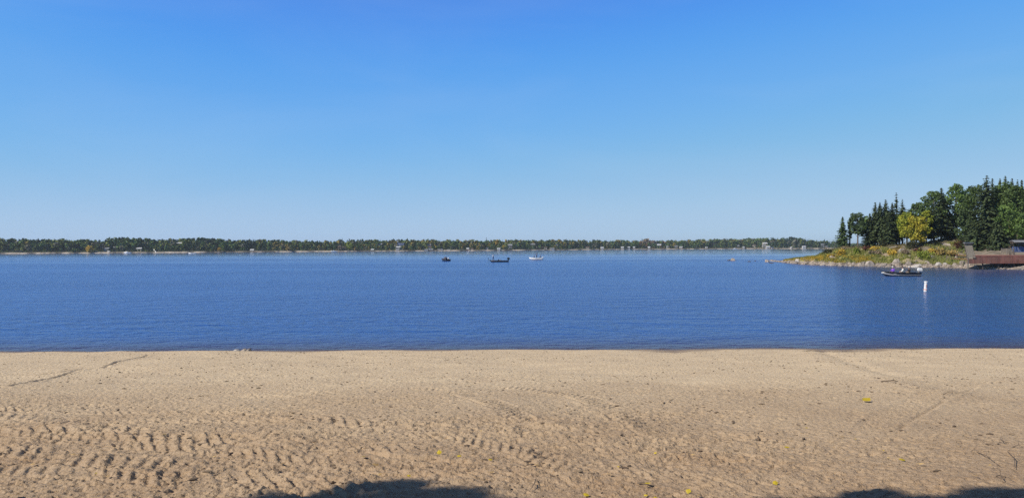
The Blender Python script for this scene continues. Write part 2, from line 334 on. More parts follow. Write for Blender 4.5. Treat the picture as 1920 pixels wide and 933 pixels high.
def sand_material():
    m, t, b = new_mat('sand'); N = t.nodes.new; Lk = t.links.new
    ge = N('ShaderNodeNewGeometry'); sx = N('ShaderNodeSeparateXYZ'); Lk(ge.outputs['Position'], sx.inputs[0])
    def noise(sc, det=4, off=0, vec=None):
        mp = N('ShaderNodeMapping'); mp.inputs['Location'].default_value = (off, off, 0); mp.inputs['Scale'].default_value = vec or (1, 1, 1)
        Lk(ge.outputs['Position'], mp.inputs[0]); n = N('ShaderNodeTexNoise'); n.inputs['Scale'].default_value = sc; n.inputs['Detail'].default_value = det
        Lk(mp.outputs[0], n.inputs['Vector']); return n.outputs['Fac']
    def rng(src, a, b_, c, d):
        r = N('ShaderNodeMapRange'); r.inputs[1].default_value = a; r.inputs[2].default_value = b_; r.inputs[3].default_value = c; r.inputs[4].default_value = d
        Lk(src, r.inputs[0]); return r.outputs[0]
    def mix(f, a, b_, mode='MIX'):
        x = N('ShaderNodeMix'); x.data_type = 'RGBA'; x.blend_type = mode
        if isinstance(f, float): x.inputs[0].default_value = f
        else: Lk(f, x.inputs[0])
        for i, v in ((6, a), (7, b_)):
            if isinstance(v, tuple): x.inputs[i].default_value = (*v, 1)
            else: Lk(v, x.inputs[i])
        return x.outputs[2]
    # dry pale sand towards the water, older brown dirty sand up the beach
    ad = N('ShaderNodeMath'); ad.operation = 'MULTIPLY_ADD'; ad.inputs[1].default_value = 9.0; Lk(noise(.45, 4), ad.inputs[0]); Lk(sx.outputs['Y'], ad.inputs[2])
    dirt = rng(ad.outputs[0], 10.5, 21.0, 1.0, 0.0)
    c = mix(dirt, (0.70, 0.555, 0.36), (0.29, 0.18, 0.092))
    c = mix(rng(noise(1.1, 5, 7), .35, .7, 0.0, .45), c, (0.46, 0.345, 0.22))
    c = mix(rng(noise(14, 5, 3), .3, .75, 0.0, .5), c, (0.34, 0.245, 0.155))
    c = mix(rng(noise(120, 2, 1), .35, .7, 0.0, .35), c, (0.62, 0.52, 0.40))
    # scattered dark specks of bark and grit
    sp = rng(noise(38, 2, 11, (1, .8, 1)), .70, .74, 0.0, .75)
    c = mix(sp, c, (0.10, 0.07, 0.045))
    # wet strip at the water's edge
    wet = rng(sx.outputs['Z'], .035, .10, 1.0, 0.0)
    c = mix(wet, c, (0.13, 0.085, 0.06))
    Lk(c, b.inputs['Base Color']); Lk(rng(wet, 0, 1, .92, .35), b.inputs['Roughness']); b.inputs['Specular IOR Level'].default_value = .25
    n1 = noise(16, 6, 2); n2 = noise(70, 3, 5)
    a = N('ShaderNodeMath'); a.operation = 'MULTIPLY_ADD'; a.inputs[1].default_value = .3; Lk(n2, a.inputs[0]); Lk(n1, a.inputs[2])
    bp = N('ShaderNodeBump'); bp.inputs['Distance'].default_value = .032; bp.inputs['Strength'].default_value = 1; Lk(a.outputs[0], bp.inputs['Height']); Lk(bp.outputs[0], b.inputs['Normal'])
    return m
M['sand'] = sand_material()
beach.data.materials.append(M['sand']); ground.data.materials.append(M['sand'])

# ------------------------------------------------------------------ THE LAKE
def water_material():
    m, t, b = new_mat('lake_water'); N = t.nodes.new; Lk = t.links.new
    ge = N('ShaderNodeNewGeometry')
    def noise(sc, det, vec, off=0, rough=.5):
        mp = N('ShaderNodeMapping'); mp.inputs['Scale'].default_value = vec; mp.inputs['Location'].default_value = (off, off, 0); mp.inputs['Rotation'].default_value = (0, 0, R(8))
        Lk(ge.outputs['Position'], mp.inputs[0]); n = N('ShaderNodeTexNoise'); n.inputs['Scale'].default_value = sc; n.inputs['Detail'].default_value = det; n.inputs['Roughness'].default_value = rough
        Lk(mp.outputs[0], n.inputs['Vector']); return n.outputs['Fac']
    def rng(src, a, b_, c, d):
        r = N('ShaderNodeMapRange'); r.inputs[1].default_value = a; r.inputs[2].default_value = b_; r.inputs[3].default_value = c; r.inputs[4].default_value = d
        Lk(src, r.inputs[0]); return r.outputs[0]
    def math_(op, a, b_):
        x = N('ShaderNodeMath'); x.operation = op
        for i, v in enumerate((a, b_)):
            if isinstance(v, (int, float)): x.inputs[i].default_value = v
            else: Lk(v, x.inputs[i])
        return x.outputs[0]
    w1 = noise(1.6, 4, (1, 1.5, 1)); w2 = noise(5.0, 3, (1, 1.6, 1), 13); w3 = noise(.35, 3, (.8, 1.6, 1), 31, .6)
    hgt = math_('ADD', math_('MULTIPLY', w1, .36), math_('ADD', math_('MULTIPLY', w2, .085), math_('MULTIPLY', w3, .7)))
    # cat's paws and slicks: bands of ruffled and smooth water
    band = rng(noise(.02, 3, (.35, 1.6, 1), 3), .38, .62, .55, 1.0)
    sx = N('ShaderNodeSeparateXYZ'); Lk(ge.outputs['Position'], sx.inputs[0])
    far = rng(sx.outputs['Y'], 220, 460, 1.0, .15)
    slick = rng(noise(.03, 3, (.16, 1.9, 1), 47), .50, .60, 0.0, 1.0)
    slick = math_('MULTIPLY', slick, rng(sx.outputs['Y'], 120, 190, 0.0, .75))
    far = math_('MULTIPLY', far, math_('SUBTRACT', 1.0, slick))
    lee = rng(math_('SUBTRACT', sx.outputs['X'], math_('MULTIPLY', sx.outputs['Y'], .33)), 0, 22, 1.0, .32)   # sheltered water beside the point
    bp = N('ShaderNodeBump'); Lk(hgt, bp.inputs['Height']); bp.inputs['Distance'].default_value = 1.0
    Lk(math_('MULTIPLY', math_('MULTIPLY', band, far), lee), bp.inputs['Strength'])
    Lk(bp.outputs[0], b.inputs['Normal'])
    mx = N('ShaderNodeMix'); mx.data_type = 'RGBA'
    sh = rng(sx.outputs['Y'], SHORE, SHORE + 7, 1.0, 0.0); Lk(math_('POWER', sh, 2.0), mx.inputs[0])
    m2 = N('ShaderNodeMix'); m2.data_type = 'RGBA'; m2.inputs[6].default_value = (0.018, 0.055, 0.16, 1); m2.inputs[7].default_value = (0.014, 0.074, 0.30, 1)  # darker, greyer base in the lee: the point's reflection painted into the water colour
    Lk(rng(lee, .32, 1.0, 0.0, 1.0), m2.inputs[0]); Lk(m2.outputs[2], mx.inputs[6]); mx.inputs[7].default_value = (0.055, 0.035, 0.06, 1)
    Lk(mx.outputs[2], b.inputs['Base Color'])
    Lk(rng(sx.outputs['Y'], 180, 420, .2, .06), b.inputs['Roughness']); b.inputs['IOR'].default_value = 1.333
    return m
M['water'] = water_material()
xs = np.array([-6000, -3000, -1000, -300, -100, -30, 0, 30, 100, 300, 1000, 3000, 6000.]); ys = np.array([28.5, 40, 60, 100, 200, 400, 800, 1600, 3000, 6000.])
Xs, Ys = np.meshgrid(xs, ys, indexing='xy'); i2 = np.arange(Xs.size).reshape(Xs.shape)
Q = np.stack([i2[:-1, :-1], i2[:-1, 1:], i2[1:, 1:], i2[1:, :-1]], -1).reshape(-1, 4)
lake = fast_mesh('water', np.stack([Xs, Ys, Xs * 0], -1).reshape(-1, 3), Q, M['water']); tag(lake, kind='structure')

# ------------------------------------------------------------------ THE FAR SHORE
shore_px = [(-700, 480), (-300, 477.6), (0, 475.6), (300, 473.8), (600, 471.6), (900, 469.8), (1200, 467.4), (1400, 466.3), (1560, 466.1), (1700, 466.0), (2000, 465.2), (2600, 463.4)]
def shore_d(px):
    if px >= 1560: return on_water(1560, 466.1).y + (px - 1560) * .15
    a = [p[0] for p in shore_px]; return on_water(px, float(np.interp(px, a, [p[1] for p in shore_px]))).y
sky_px = [(-700, 444), (0, 446), (55, 447.5), (90, 446), (150, 448), (185, 449), (205, 446), (240, 445.5), (300, 447.5), (330, 447), (385, 445.5), (430, 448.5), (460, 449), (500, 448.5), (560, 450), (600, 450.5), (640, 448.5), (700, 448.5), (800, 448.5), (900, 449.5), (1000, 449), (1040, 448.5), (1100, 449.5), (1200, 450.5), (1300, 449.5), (1350, 447.5), (1400, 447), (1440, 446.5), (1480, 444.8), (1505, 445.5), (1520, 448), (1545, 450.5), (1570, 453), (1620, 456), (1750, 457), (2600, 457)]
def sky_y(px): return float(np.interp(px, [p[0] for p in sky_px], [p[1] for p in sky_px]))
def far_z(px, t):
    """height of the far land t metres behind its shoreline"""
    n = .5 * math.sin(px * .11) + .5 * math.sin(px * .037 + 1)
    if t < 0: return -.4
    if t < 3: return .24 * t * (1 + .3 * n)
    if t < 10: return .72 * (1 + .3 * n) + (t - 3) * .09
    return 1.4 + .21 * n + (t - 10) * (.05 + .01 * n)
pxs = np.arange(-700, 2601, 6.0); ts = [-3, 0, .8, 1.6, 3, 5, 8, 12, 20, 35, 60, 120, 400, 1500, 4500]
V = []
for t in ts:
    for px in pxs:
        d = shore_d(px) + (1.6 * math.sin(px * .05) + 1.0 * math.sin(px * .23)) * (1 if t < 12 else 0) + t
        v = rdir(px, 466); V.append((v.x * d, d, far_z(px, min(t, 100)) + (random.Random(int(px * 7 + t * 3)).uniform(-.2, .3) if 0 < t < 8 else 0)))
n = len(pxs)
i2 = np.arange(len(V)).reshape(len(ts), n)
Q = np.stack([i2[:-1, :-1], i2[:-1, 1:], i2[1:, 1:], i2[1:, :-1]], -1).reshape(-1, 4)
def far_land_mat():
    m, t, b = new_mat('far_shore_ground'); N = t.nodes.new; Lk = t.links.new
    ge = N('ShaderNodeNewGeometry'); sx = N('ShaderNodeSeparateXYZ'); Lk(ge.outputs['Position'], sx.inputs[0])
    n1 = N('ShaderNodeTexNoise'); n1.inputs['Scale'].default_value = .09; n1.inputs['Detail'].default_value = 5; Lk(ge.outputs['Position'], n1.inputs['Vector'])
    r1 = N('ShaderNodeValToRGB'); e = r1.color_ramp.elements; e[0].position = .42; e[0].color = (.10, .09, .075, 1); e[1].position = .55; e[1].color = (.52, .45, .37, 1); Lk(n1.outputs[0], r1.inputs[0])
    mx = N('ShaderNodeMix'); mx.data_type = 'RGBA'; mr = N('ShaderNodeMapRange'); mr.inputs[1].default_value = .7; mr.inputs[2].default_value = 1.1; Lk(sx.outputs['Z'], mr.inputs[0])
    Lk(mr.outputs[0], mx.inputs[0]); Lk(r1.outputs[0], mx.inputs[6]); mx.inputs[7].default_value = (.05, .06, .03, 1)
    Lk(mx.outputs[2], b.inputs['Base Color']); b.inputs['Roughness'].default_value = .95; return m
far_land = fast_mesh('far_shore', np.array(V), Q, far_land_mat()); tag(far_land, kind='structure')

# ---- low-detail trees for the far wood: leaf-clump quads
def clump_quads(rs, centers, size, tall=1.0):
    """one randomly turned quad per centre"""
    n = len(centers); nrm = rs.normal(size=(n, 3)); nrm /= np.linalg.norm(nrm, axis=1)[:, None]
    a = np.cross(nrm, rs.normal(size=(n, 3))); a /= np.linalg.norm(a, axis=1)[:, None]; b = np.cross(nrm, a)
    s = (size * (0.6 + .8 * rs.rand(n)))[:, None] * .5 if np.isscalar(size) else (size * .5)[:, None]
    q = np.stack([centers - a * s - b * s * .7, centers + a * s - b * s * .7, centers + a * s * .8 + b * s * .7, centers - a * s * .8 + b * s * .7], 1)
    return q.reshape(-1, 3)
def broad_pts(rs, h, w, base, n, lobes=9):
    c = []; L = []
    for i in range(lobes):
        th = rs.rand() * 6.28; zz = base + (h - base) * (.15 + .75 * (i + .5) / lobes); k = math.sin(math.pi * min(max((zz - base) / (h - base), .08), .93)) ** .6
        rr = w * .5 * k * (.35 + .4 * rs.rand()); L.append((rr * math.cos(th), rr * math.sin(th), zz, w * (.2 + .12 * rs.rand())))
    for i in range(n):
        l = L[rs.randint(len(L))]; v = rs.normal(size=3); v /= np.linalg.norm(v); v *= l[3] * (.55 + .45 * rs.rand()); c.append((l[0] + v[0], l[1] + v[1], l[2] + v[2] * .9))
    return np.array(c)
def spruce_pts(rs, h, w, base, n):
    t = 1 - np.sqrt(rs.rand(n)); z = base + (h - base) * t
    r = w * .5 * (1 - t) * (.45 + .55 * rs.rand(n)) * (.8 + .2 * np.sin(z * 9)) + .04; th = rs.rand(n) * 6.283
    return np.stack([r * np.cos(th), r * np.sin(th), z - r * .25], 1)
def far_tree(kind, rs, h, w):
    if kind == 's': return clump_quads(rs, spruce_pts(rs, h, w, h * .08, 110), w * .3)
    return clump_quads(rs, broad_pts(rs, h, w, h * .12, 110), w * .26)
lib_rs = np.random.RandomState(3)
FAR = {'s': [far_tree('s', lib_rs, 1.0, .34) for _ in range(6)], 'b': [far_tree('b', lib_rs, 1.0, .62) for _ in range(8)]}
far_cols = {'dark': (.022, .042, .022), 'spruce': (.030, .058, .028), 'mid': (.095, .155, .05), 'olive': (.14, .17, .05), 'light': (.18, .215, .065), 'yellow': (.27, .22, .06), 'grey': (.17, .17, .12), 'orange': (.22, .12, .05)}
def far_leaf_mat():
    m, t, b = new_mat('far_wood_leaves'); a = t.nodes.new('ShaderNodeAttribute'); a.attribute_name = 'tint'; t.links.new(a.outputs['Color'], b.inputs['Base Color']); b.inputs['Roughness'].default_value = .8; b.inputs['Specular IOR Level'].default_value = .1
    return m
rng = np.random.RandomState(11); Vs = []; Cs = []
def place_far(px, t, h, kind, col, wob=1.0):
    d = shore_d(px) + t; v = rdir(px, 466); g = far_z(px, t)
    lib = FAR[kind][rng.randint(len(FAR[kind]))]; a = rng.rand() * 6.28
    P = lib.copy(); c, s = math.cos(a), math.sin(a); ww = wob * (.9 + .35 * rng.rand())
    if kind == 's': ww *= .9
    hx = h * ww if h < 14 else 14 * ww
    P = np.stack([(P[:, 0] * c - P[:, 1] * s) * hx + v.x * d, (P[:, 0] * s + P[:, 1] * c) * hx + d, P[:, 2] * h + g - .2], 1)
    Vs.append(P); cc = np.array(far_cols[col]) * (.86 + .28 * rng.rand()); j = (.9 + .2 * rng.rand(len(P) // 4, 1))
    Cs.append(np.repeat(cc[None] * j, 4, 0))
gaps = []
def far_row(t0, step, hfac, first=False, spr=.4):
    px = -660.0
    while px < 1760:
        d = shore_d(px) + t0; px += step * F / d * (.6 + .8 * rng.rand())
        t = t0 + rng.uniform(-2.5, 2.5); d = shore_d(px) + t
        ztop = at(px, sky_y(px), d).z; full = ztop - far_z(px, t)
        h = full * hfac * (.70 + .40 * rng.rand())
        right = px > 1350
        zone = vnoise(np.array([px * .02]), np.array([t0 * .05]))[0]
        p = rng.rand()
        if p < spr * (1.6 if (460 < px < 480 or 620 < px < 660 or 1060 < px < 1240 or 1440 < px < 1560) else .8):
            k, c = 's', ('dark' if rng.rand() < .5 else 'spruce'); h *= 1.0 + .10 * rng.rand()
        else:
            k = 'b'; q = rng.rand() + (zone - .5) * .5 + (.12 if 480 < px < 1450 else -.12)
            c = 'dark' if q < .10 else 'mid' if q < .48 else 'olive' if q < .70 else 'grey' if q < .80 else 'light' if q < .97 else 'yellow'
            if 1195 < px < 1250 and rng.rand() < .35: c = 'orange'
        h = min(h, full * 1.06)
        for a, b, tt, yf in gaps:
            if a < px < b and t < tt: h = min(h, at(px, yf, d).z - far_z(px, t))
        if h > 1.2: place_far(px, t, h, k, c)
# ---- single trees that stand out of the far wood
def lowtree(label, px, top, t, kind, m, wid=None):
    d = shore_d(px) + t; v = rdir(px, 466); g = far_z(px, t); h = at(px, top, d).z - g
    rs = np.random.RandomState(int(px)); w = (wid or (11 if kind == 'b' else 6)) * d / F
    root = empty('spruce_tree' if kind == 's' else 'broadleaf_tree', (v.x * d, d, g))
    P = (spruce_pts(rs, h, w, h * .1, 260) if kind == 's' else broad_pts(rs, h, w, h * .15, 320, 12))
    Vq = clump_quads(rs, P, w * .17 + .15); fast_mesh('crown', Vq, np.arange(len(Vq)).reshape(-1, 4), m, root)
    b = MB(); b.tube([(0, 0, -.3), (.1, 0, h * .5), (0, 0, h * .93)], [.16, .11, .03], 6); b.build('trunk', M['bark'], root)
    tag(root, label, 'tree', 'trees that stand out along the far shore'); return root
for a in [
    ('golden yellow tree by the far water just left of the small white shed', 168, 461.5, 4, 'b', M['b_yellow'], 13),
    ('low pale green shrub tree on the far left shore beside the golden one', 138, 467, 4, 'b', M['aspen'], 9),
    ('bright yellow little tree at the far waterline right of the white chute', 412, 464.5, 4, 'b', M['b_yellow'], 8),
    ('pale round tree beside the bright yellow one on the far shore', 418, 459, 7, 'b', M['aspen'], 9),
    ('rust coloured bush tree near the red mark on the far beach', 541, 463, 5, 'b', M['b_orange'], 8),
    ('left one of the two tan orange trees near the far white boathouse', 637, 460.5, 5, 'b', M['b_tan'], 8),
    ('right one of the two tan orange trees near the far white boathouse', 645, 462.5, 4, 'b', M['b_tan'], 7),
    ('yellow green round crown behind the two tan trees', 655, 456, 9, 'b', M['b_green'], 14),
    ('small orange tree at the water between tan trees and dock', 666, 463, 4, 'b', M['b_orange'], 5),
    ('pair spruce tip rising highest over the middle left wood', 637.5, 445, 34, 's', M['spruce'], 6),
    ('spruce tip close right of the highest one over the middle left wood', 641.5, 445.6, 36, 's', M['spruce'], 5),
    ('dark spruce pair tip above the wood near the tan trees', 655, 446.8, 34, 's', M['spruce'], 7),
    ('dark spruce over the wood left of the wide gap by the yellow tree', 468, 446.3, 28, 's', M['spruce'], 6),
    ('second dark spruce next to the pale boathouse on the left shore', 475, 447.6, 26, 's', M['spruce'], 6),
    ('dark spruce standing over light green crowns on the left middle shore', 514, 447.5, 30, 's', M['spruce'], 6),
    ('spruce tip above the big white blue roofed house', 764, 445.5, 40, 's', M['spruce'], 6),
    ('lone narrow spruce sticking up above the wood over the standing angler', 912, 444.3, 50, 's', M['spruce'], 4),
    ('yellow crown high in the wood just right of the lone narrow spruce', 931, 449.5, 30, 'b', M['b_yellow'], 10),
    ('light green crown over the wood behind the white motorboat', 967, 448, 40, 'b', M['aspen'], 9),
    ('small yellow tree near the water in front of the standing angler', 944, 460, 8, 'b', M['b_yellow'], 6),
    ('highest spruce tip above the wood right of the white motorboat', 1062, 446.7, 50, 's', M['spruce'], 6),
    ('spruce tip rising above orange crowns toward the right', 1204, 446.2, 50, 's', M['spruce'], 5),
    ('orange brown broad crown right of centre on the far skyline', 1213, 450.5, 40, 'b', M['b_tan'], 20),
    ('second orange brown crown beside the tall white hut', 1224, 452, 30, 'b', M['b_tan'], 14),
    ('spruce tip over the wood above the pale rock in the water', 1458, 444, 60, 's', M['spruce'], 5),
    ('spruce tip highest on the rise left of the point', 1470, 442.8, 60, 's', M['spruce'], 5),
    ('spruce tip on the falling end of the far wood near the point', 1546, 446.8, 60, 's', M['spruce'], 5),
    ('green domed crown above the left end of the far beach', 240, 444.8, 40, 'b', M['poplar'], 14),
    ('dark pine head on the far left skyline', 42, 445, 50, 's', M['spruce'], 8),
    ('pale yellow crown at the right end behind the big white house', 1466, 453, 30, 'b', M['b_green'], 12),
]: lowtree(*a)

# ---- cottages, boathouses and docks on the far shore
def cottage(label, px, py, w, h, m, roofm, t=6, cat='cottage', depth=None, gable=False, tall=0):
    """px,py: foot of the middle of the front wall in the photo; w,h: width and height there"""
    d = shore_d(px) + t; k = d / F; g = far_z(px, t); z0 = max(at(px, py, d).z, g - .3)
    W, Hh = w * k, h * k; D = depth or max(3.0, W * .7); Dh = D / 2
    v = rdir(px, 466); o = empty('boathouse' if cat == 'boathouse' else 'cottage', (v.x * d, d + Dh, z0), 0)
    wh = Hh * .6; b = MB(); foot = -max(z0 - g, 0) - .5
    b.box((0, 0, (wh + foot) / 2), (W, D, wh - foot))
    if gable: b.add([(-W / 2, -Dh, wh), (W / 2, -Dh, wh), (0, -Dh, Hh * .97), (-W / 2, Dh, wh), (W / 2, Dh, wh), (0, Dh, Hh * .97)], [(0, 1, 2), (3, 5, 4), (0, 2, 5, 3), (1, 4, 5, 2)])
    else: b.add([(-W / 2, -Dh, wh), (-W / 2, Dh, wh), (-W / 2, 0, Hh * .97), (W / 2, -Dh, wh), (W / 2, Dh, wh), (W / 2, 0, Hh * .97)], [(0, 2, 1), (3, 4, 5), (0, 3, 5, 2), (1, 2, 5, 4)])
    b.build('wall', m, o)
    r = MB(); e = .35; th = .12
    if gable:
        for s in (-1, 1): r.add([(s * (W / 2 + e), -Dh - e, wh - .15), (0, -Dh - e, Hh), (0, Dh + e, Hh), (s * (W / 2 + e), Dh + e, wh - .15), (s * (W / 2 + e), -Dh - e, wh - .15 + th), (0, -Dh - e, Hh + th), (0, Dh + e, Hh + th), (s * (W / 2 + e), Dh + e, wh - .15 + th)], [(0, 1, 2, 3), (4, 7, 6, 5), (0, 4, 5, 1), (3, 2, 6, 7), (0, 3, 7, 4)])
    else:
        for s in (-1, 1): r.add([(-W / 2 - e, s * (Dh + e), wh - .15), (-W / 2 - e, 0, Hh), (W / 2 + e, 0, Hh), (W / 2 + e, s * (Dh + e), wh - .15), (-W / 2 - e, s * (Dh + e), wh - .15 + th), (-W / 2 - e, 0, Hh + th), (W / 2 + e, 0, Hh + th), (W / 2 + e, s * (Dh + e), wh - .15 + th)], [(0, 3, 2, 1), (4, 5, 6, 7), (0, 1, 5, 4), (3, 7, 6, 2), (0, 4, 7, 3)])
    r.build('roof', roofm, o)
    if cat == 'boathouse':
        q = MB(); q.box((0, -Dh - .03, wh * .42), (W * .5, .06, wh * .84)); q.build('door', M['greyw'], o)
    else:
        nwin = 3 if W > 7 else 2 if W > 4 else 1
        for i in range(nwin):
            x = -W / 2 + W * (i + .7) / (nwin + .6); q = MB(); q.box((x, -Dh - .03, wh * .6), (min(1.3, W * .2), .06, wh * .35)); q.build('window', M['glass'], o)
        q = MB(); q.box((W / 2 - min(1.0, W * .16), -Dh - .03, min(1.05, wh * .42)), (min(.95, W * .2), .06, min(2.1, wh * .84))); q.build('door', M['brownw'], o)
    gaps.append((px - w / 2 - 2, px + w / 2 + 2, t + .5, py - h * .32)); tag(o, label, cat, 'buildings along the far shore'); return o
W_, C_, G_, Rr, Gn, Br = M['oldwhite'], M['cream'], M['greyw'], M['redw'], M['greenw'], M['brownw']
rg, rb, rw, rbr = M['roof_grey'], M['roof_blue'], M['roof_white'], M['roof_brown']
for a in [
    ('white fronted cottage with grey roof above the rock bank at far left', 199, 468.6, 8, 4.6, W_, rg, 11),
    ('low dark roofed cabin half hidden right of the far left white cottage', 217, 466, 9, 4, Gn, rg, 14),
    ('tiny white shed at the water below the far left cottage', 203, 473.2, 2.6, 2.6, W_, rw, 2, 'boathouse'),
    ('pale flat roofed cottage above the sandy slope on the left shore', 260, 467.8, 9, 3.6, C_, rw, 12),
    ('long white roofed house high among the trees on the left', 336, 457.5, 10, 3.2, Gn, rw, 34),
    ('pale boathouse at the water beside the dark spruces on the left', 472, 470.6, 6, 3.6, C_, rw, 4, 'boathouse'),
    ('small white boathouse at the waterline left of the big house', 698, 470, 4.6, 3.2, W_, rw, 3, 'boathouse'),
    ('grey green cottage high on the bank left of the big white house', 712, 460.5, 8, 4.5, Gn, rg, 18),
    ('big white lakeside house under a wide blue roof', 748, 462.5, 17, 7.2, W_, rb, 18),
    ('white lower storey annex in front of the big blue roofed house', 746, 465.8, 8, 4, W_, rw, 10),
    ('white gabled boathouse at the water below the big house', 745, 471, 5, 4, W_, rg, 2, 'boathouse'),
    ('grey roofed cottage up in the trees right of the big house', 803, 461.5, 8, 4.2, G_, rg, 18),
    ('tan cottage on a rock below the grey roofed one', 806, 465.5, 7, 4, C_, rbr, 11),
    ('white boathouse under the tan cottage, right of its neighbour', 808, 469.8, 7, 3.6, W_, rg, 2, 'boathouse'),
    ('pale boathouse under the tan cottage, left of its neighbour', 799, 469.8, 6, 3, C_, rg, 2, 'boathouse'),
    ('long low white boathouse behind the dark fishing boat', 825, 469.9, 9, 3, W_, rg, 2, 'boathouse'),
    ('low whitish boathouse right above the dark fishing boat', 841, 469.9, 6, 2.4, W_, rg, 2, 'boathouse'),
    ('reddish hut near the water above the middle of the lake', 877, 468.8, 4, 4, Rr, rw, 4),
    ('pinkish hut next to the reddish hut on the far shore', 885, 468.5, 4, 3.6, C_, rbr, 4),
    ('small steep gabled cabin with pale trim above the standing angler', 913, 467.5, 5, 4, G_, rw, 6, 'cottage', None, True),
    ('white boathouse at the shore above the dark bass boat', 935, 468.3, 5, 3.4, W_, rw, 2, 'boathouse'),
    ('grey cottage with tall windows on the slope right of the angler', 956, 464, 8, 6.5, G_, rg, 13),
    ('cottage with wide grey roof high above the white motorboat', 999, 460.5, 8, 4, Gn, rg, 20),
    ('small white cottage front high in the trees', 1044, 461, 3.6, 4.2, W_, rg, 20, 'cottage', None, True),
    ('red brown cabin on the rocks behind the white motorboat', 1014, 465.5, 6, 3.4, Rr, rbr, 8),
    ('tan cabin beside the red brown cabin on the rocks', 1023, 465.8, 5, 3, C_, rbr, 7),
    ('long pale boathouse with flat roof right of the rocky part', 1035, 467.6, 8, 3, W_, rg, 2, 'boathouse'),
    ('tan cottage near the water at right of the rocky part', 1102, 464.8, 6, 2.6, C_, rbr, 8),
    ('single pale boathouse standing out on the straight shore', 1129, 466.8, 5, 3.8, C_, rw, 1, 'boathouse'),
    ('first from the left of the three small white huts', 1167, 465.2, 4.6, 2.8, W_, rw, 4),
    ('middle one of the three small white huts in a row', 1179, 465.2, 4.4, 2.8, W_, rw, 4),
    ('last and narrowest of the three small white huts in a row', 1189, 465.2, 3, 2.8, W_, rw, 4),
    ('tall bright white hut at the waterline right of the three huts', 1217, 467, 3.6, 5, W_, rw, 1, 'boathouse'),
    ('steep white roofed chalet on the bank right of the tall hut', 1236, 462, 7, 4.5, Gn, rw, 16),
    ('little white cottage between chalet and brown cabins', 1252, 463.3, 4, 2.8, W_, rg, 9),
    ('cream cabin near the water above the middle right of the lake', 1277, 465.2, 5, 3, C_, rw, 5),
    ('grey cabin with pale door next to the cream cabin', 1268, 463, 6, 3, G_, rg, 9),
    ('white hut close to the water above the right part of the lake', 1325, 465.2, 3.6, 2.4, W_, rw, 4),
    ('white cottage above the pale rock, low in the trees', 1384, 462, 3.6, 2.6, W_, rw, 9),
    ('small white boathouse at the water above the pale rock', 1394.5, 464.6, 3, 2.2, W_, rw, 3, 'boathouse'),
    ('pale brown cottage left of the large right hand white house', 1415, 461.5, 5, 3, C_, rbr, 12),
    ('large white house on the wooded bank toward the right', 1435, 459, 8, 4.4, C_, rw, 20),
    ('white extension low beside the large right hand house', 1432, 462.3, 4.5, 3, W_, rg, 11),
    ('white boathouse with wide front below the large right hand house', 1440.5, 465, 7, 4, W_, rw, 1, 'boathouse'),
    ('blue grey boathouse right of the wide white one', 1449, 465.3, 3, 2.2, G_, rb, 1, 'boathouse'),
    ('tiny white hut alone on the tan shore near the point', 1484, 464.5, 2.4, 2.2, W_, rw, 2),
    ('pale boathouse with white roof near the point', 1508, 464.2, 6, 3.2, W_, rw, 1, 'boathouse'),
    ('grey cottage high behind the end of the far shore', 1543, 459.5, 5, 2.6, G_, rg, 16),
    ('tan cabin on the rocks at the right end of the far shore', 1550, 463.5, 4, 2.2, Br, rg, 4),
]: cottage(*a)

far_row(5.5, 2.6, .20, spr=.1); far_row(9, 3.6, .42); far_row(13, 4.6, .62); far_row(20, 3.6, .76); far_row(28, 3.6, .85); far_row(36, 3.4, .92); far_row(46, 3.2, .97); far_row(58, 3.2, 1.0); far_row(72, 3.4, 1.0)
Vw = np.concatenate(Vs); Cw = np.concatenate(Cs)
wood = fast_mesh('far_wood', Vw, np.arange(len(Vw)).reshape(-1, 4), far_leaf_mat())
ca = wood.data.color_attributes.new('tint', 'FLOAT_COLOR', 'POINT')
ca.data.foreach_set('color', np.concatenate([Cw, np.ones((len(Cw), 1))], 1).astype(np.float32).ravel())
tag(wood, 'dense mixed wood of spruce and turning broadleaf trees along the far shore', 'wood', kind='stuff')

# white chute, docks, parked boats and rocks of the far shore
def chute():
    d = shore_d(291) + 3; a = at(288.5, 467.5, d + 8); b = at(293, 473.2, d - 1); o = empty('boat_slide', (a.x, a.y, far_z(291, 8)))
    m = MB(); m.tube([a - o.location + Vector((0, 0, 0)), (a + b) / 2 - o.location, b - o.location], .35, 6); m.build('chute', M['white'], o)
    m = MB(); m.tube([a - o.location, Vector((0, 0, -.3))], .08, 5); m.build('post', M['white'], o)
    tag(o, 'white slanting chute running down to the water at the left far shore', 'chute')
chute()
def far_dock(label, px, w):
    p = on_water(px, float(np.interp(px, [q[0] for q in shore_px], [q[1] for q in shore_px]))); L = w * p.y / F
    o = empty('dock', (p.x, p.y - 2.5, 0)); m = MB(); m.box((0, 0, .55), (L, 2.0, .15)); m.build('deck', M['wood'], o)
    for s in (-1, 1):
        m = MB(); m.tube([(s * L * .45, -.6, -.5), (s * L * .45, -.6, .9)], .09, 6); m.build('post', M['darkwood'], o)
    tag(o, label, 'dock', 'docks along the far shore')
for a in [('weathered dock by the pale left boathouse', 482, 12), ('low dock by the small white boathouse left of the big house', 690, 8), ('dock below the big blue roofed house', 760, 14), ('dock on the left of the pair of boathouses', 785, 9), ('dock in front of the reddish and pinkish huts', 868, 10), ('dock right of the long pale boathouse', 1048, 10), ('dock between the single pale boathouse and the three huts', 1146, 9), ('dock beside the tall bright white hut', 1209, 7), ('dock under the wide white boathouse on the right', 1455, 10), ('dock left of the pale boathouse near the point', 1495, 8)]: far_dock(*a)

